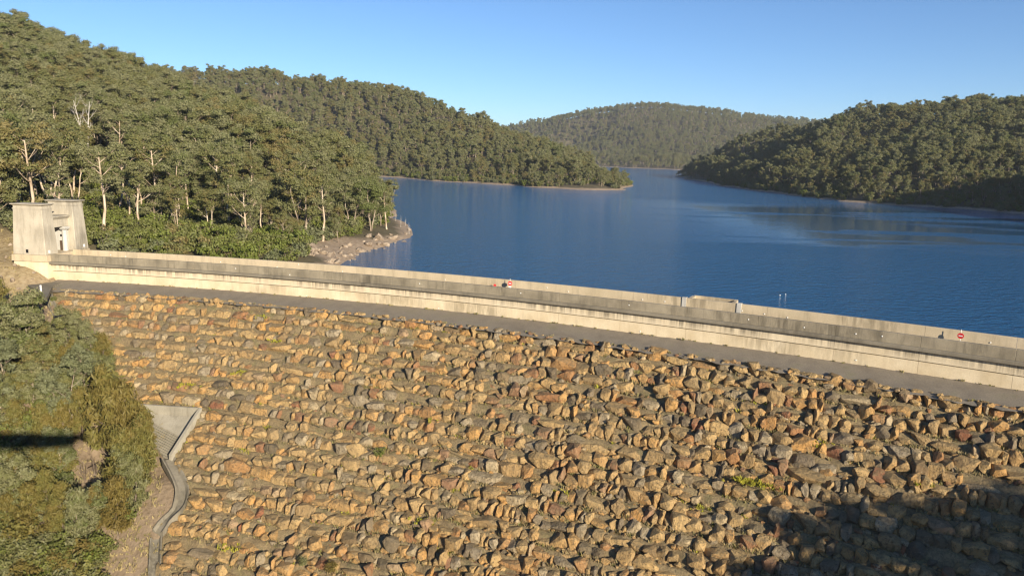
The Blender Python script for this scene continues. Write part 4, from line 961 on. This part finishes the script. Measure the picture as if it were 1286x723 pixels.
MARK2 = [((125, 285), 'the gatehouse gum'), ((166, 268), 'the slim leaning gum'), ((193, 270), 'the orange patched trunk'), ((238, 268), 'the straight pale trunk'), ((250, 305), 'the grey leafless bush'), ((289, 290), 'the thick peeling trunk'), ((357, 290), 'the twin stemmed gum'), ((383, 298), 'the three stemmed gum'), ((442, 290), 'the leaning shore gum'), ((398, 322), 'the tan rock shelf')]
# undergrowth: single bright shrubs by the dam, the rest as one mass
sh = []
for r in np.arange(120, 300, 2.6):
    st = math.degrees(2.9 / r)
    for aa_ in np.arange(-42, -4, st): sh.append((r + rng.normal(0, .9), aa_ + rng.normal(0, st * .3)))
for r0_, r1_, a0_, a1_ in ((300, 720, 11, 44), (480, 640, -14, 12)):        # fringe along the other shores
    for r in np.arange(r0_, r1_, 3.2):
        st = math.degrees(3.6 / r)
        for aa_ in np.arange(a0_, a1_, st): sh.append((r + rng.normal(0, 1), aa_ + rng.normal(0, st * .3)))
sh = np.array(sh); SX, SY = sh[:, 0] * np.sin(np.radians(sh[:, 1])), sh[:, 0] * np.cos(np.radians(sh[:, 1])); SZ = terr(SX, SY); sa, so = arc_of(SX, SY)
bx_, by_, _ = project(np.stack([SX, SY, SZ], -1))
ok = ~((bx_ > 362) & (sh[:, 0] < 230) & (SZ < ZW + 1.6)) & ((sh[:, 0] < 299) | (SZ < ZW + 6)) & (SZ > ZW + np.where(sh[:, 0] < 299, .7, .35) + vnoise(SX / 6, SY / 6, 51) * np.where(sh[:, 0] < 299, 1.2, .5)) & ~((sa > 5.6) & (so < 6.6)) & ((sh[:, 0] < 178) | (vnoise(SX / 9, SY / 9, 52) > -.24)) & ~((sa < 8.05) & (so < 11) & (so > -40))
SX, SY, SZ, sr = SX[ok], SY[ok], SZ[ok], sh[ok, 0]
bx, by, bzc = project(np.stack([SX, SY, SZ], -1)); pick = np.where((bx > 100) & (bx < 480) & (sr < 175))[0]; pick = pick[np.argsort(bzc[pick])][:150]; isn = np.zeros(len(SX), bool); isn[pick] = True
bk = rng.choice([0, 0, 1, 1, 2, 3], len(SX)); bs = rng.uniform(.8, 1.9, len(SX))
for i in pick:
    plant('shrub', BUSH[bk[i]], (SX[i], SY[i], SZ[i]), bs[i], ('bright green', 'yellow green', 'olive', 'grey green')[bk[i]] + (' large' if bs[i] > 1.35 else ' small') + ' undergrowth shrub ' + beside(bx[i], by[i] - 6, MARK2), 'shrub', 'undergrowth shrubs by the dam', names=BN)
wood('undergrowth', np.stack([SX, SY, SZ], -1)[~isn], bs[~isn], bk[~isn], [source_of(b_) for b_ in BUSH], 'mixed green undergrowth beneath the forest trees', 'undergrowth')

# --- rubble on the grassy bank below the gatehouse
for k in range(34):
    x, y = rng.uniform(-4, 46), rng.uniform(333, 362); q = at_z(x, y, -20.2); s_ = rng.uniform(.25, .7); z = float(terr(q[0], q[1])[0])
    tag(link('bank_stone', SHORE[k % 12], None, (q[0], q[1], z + s_ * .15), rng.uniform(0, 6.28, 3) * np.array([.2, .2, 1]), (s_ * 1.4, s_, s_ * .8)), 'grey stone lying on the dry grass bank below the gatehouse', 'stone', 'stones on the bank below the gatehouse')
# --- boulders along the left shore
for k in range(75):
    x = rng.uniform(372, 516); y = np.interp(x, [372, 392, 428, 450, 488, 516], [330, 331, 331, 321, 309, 297]) + rng.normal(-5, 4.5); s = rng.lognormal(-.25, .45)
    q = at_z(x, y, ZW); z = float(terr(q[0], q[1])[0])
    if z < ZW - .6: continue
    o = link('shore_boulder', SHORE[k % 12], None, (q[0], q[1], max(z, ZW - .3) + s * .1), rng.uniform(0, 6.28, 3) * np.array([.1, .1, 1]), (s * 1.5, s * 1.2, s * .8))
    tag(o, 'brown weathered boulder on the bare shoreline below the left forest', 'boulder', 'boulders on the left shore')
o = link('shore_boulder', SHORE[4], None, at_z(484, 309, ZW) + np.array([0, 0, .3]), (0, 0, .4), (2.2, 1.6, 1.2)); tag(o, 'largest pale boulder at the water line below the point', 'boulder', 'boulders on the left shore')
o = link('shore_boulder', SHORE[9], None, at_z(398, 331, ZW + .2), (0, 0, .2), (6.5, 3.5, 1.5)); tag(o, 'broad smooth tan rock shelf just behind the parapet', 'boulder', 'boulders on the left shore')

# ------------------------------------------------------------------ air
hz = N('thin_haze'); hz.n.remove(hz.bsdf); pv = hz.new('ShaderNodeVolumePrincipled'); pv.inputs['Color'].default_value = (0.86, 0.92, 1.0, 1); pv.inputs['Density'].default_value = 0.00009; pv.inputs['Anisotropy'].default_value = 0.1
hz.l.new(pv.outputs[0], hz.n['Material Output'].inputs['Volume'])
zlo, zhi = float(GZ.min()) - 1, max(float(GZ.max()), 60) + 25
tag(MB().box(-9100, 9100, -9100, 9100, zlo, zhi).build('haze', hz.m), kind='stuff')
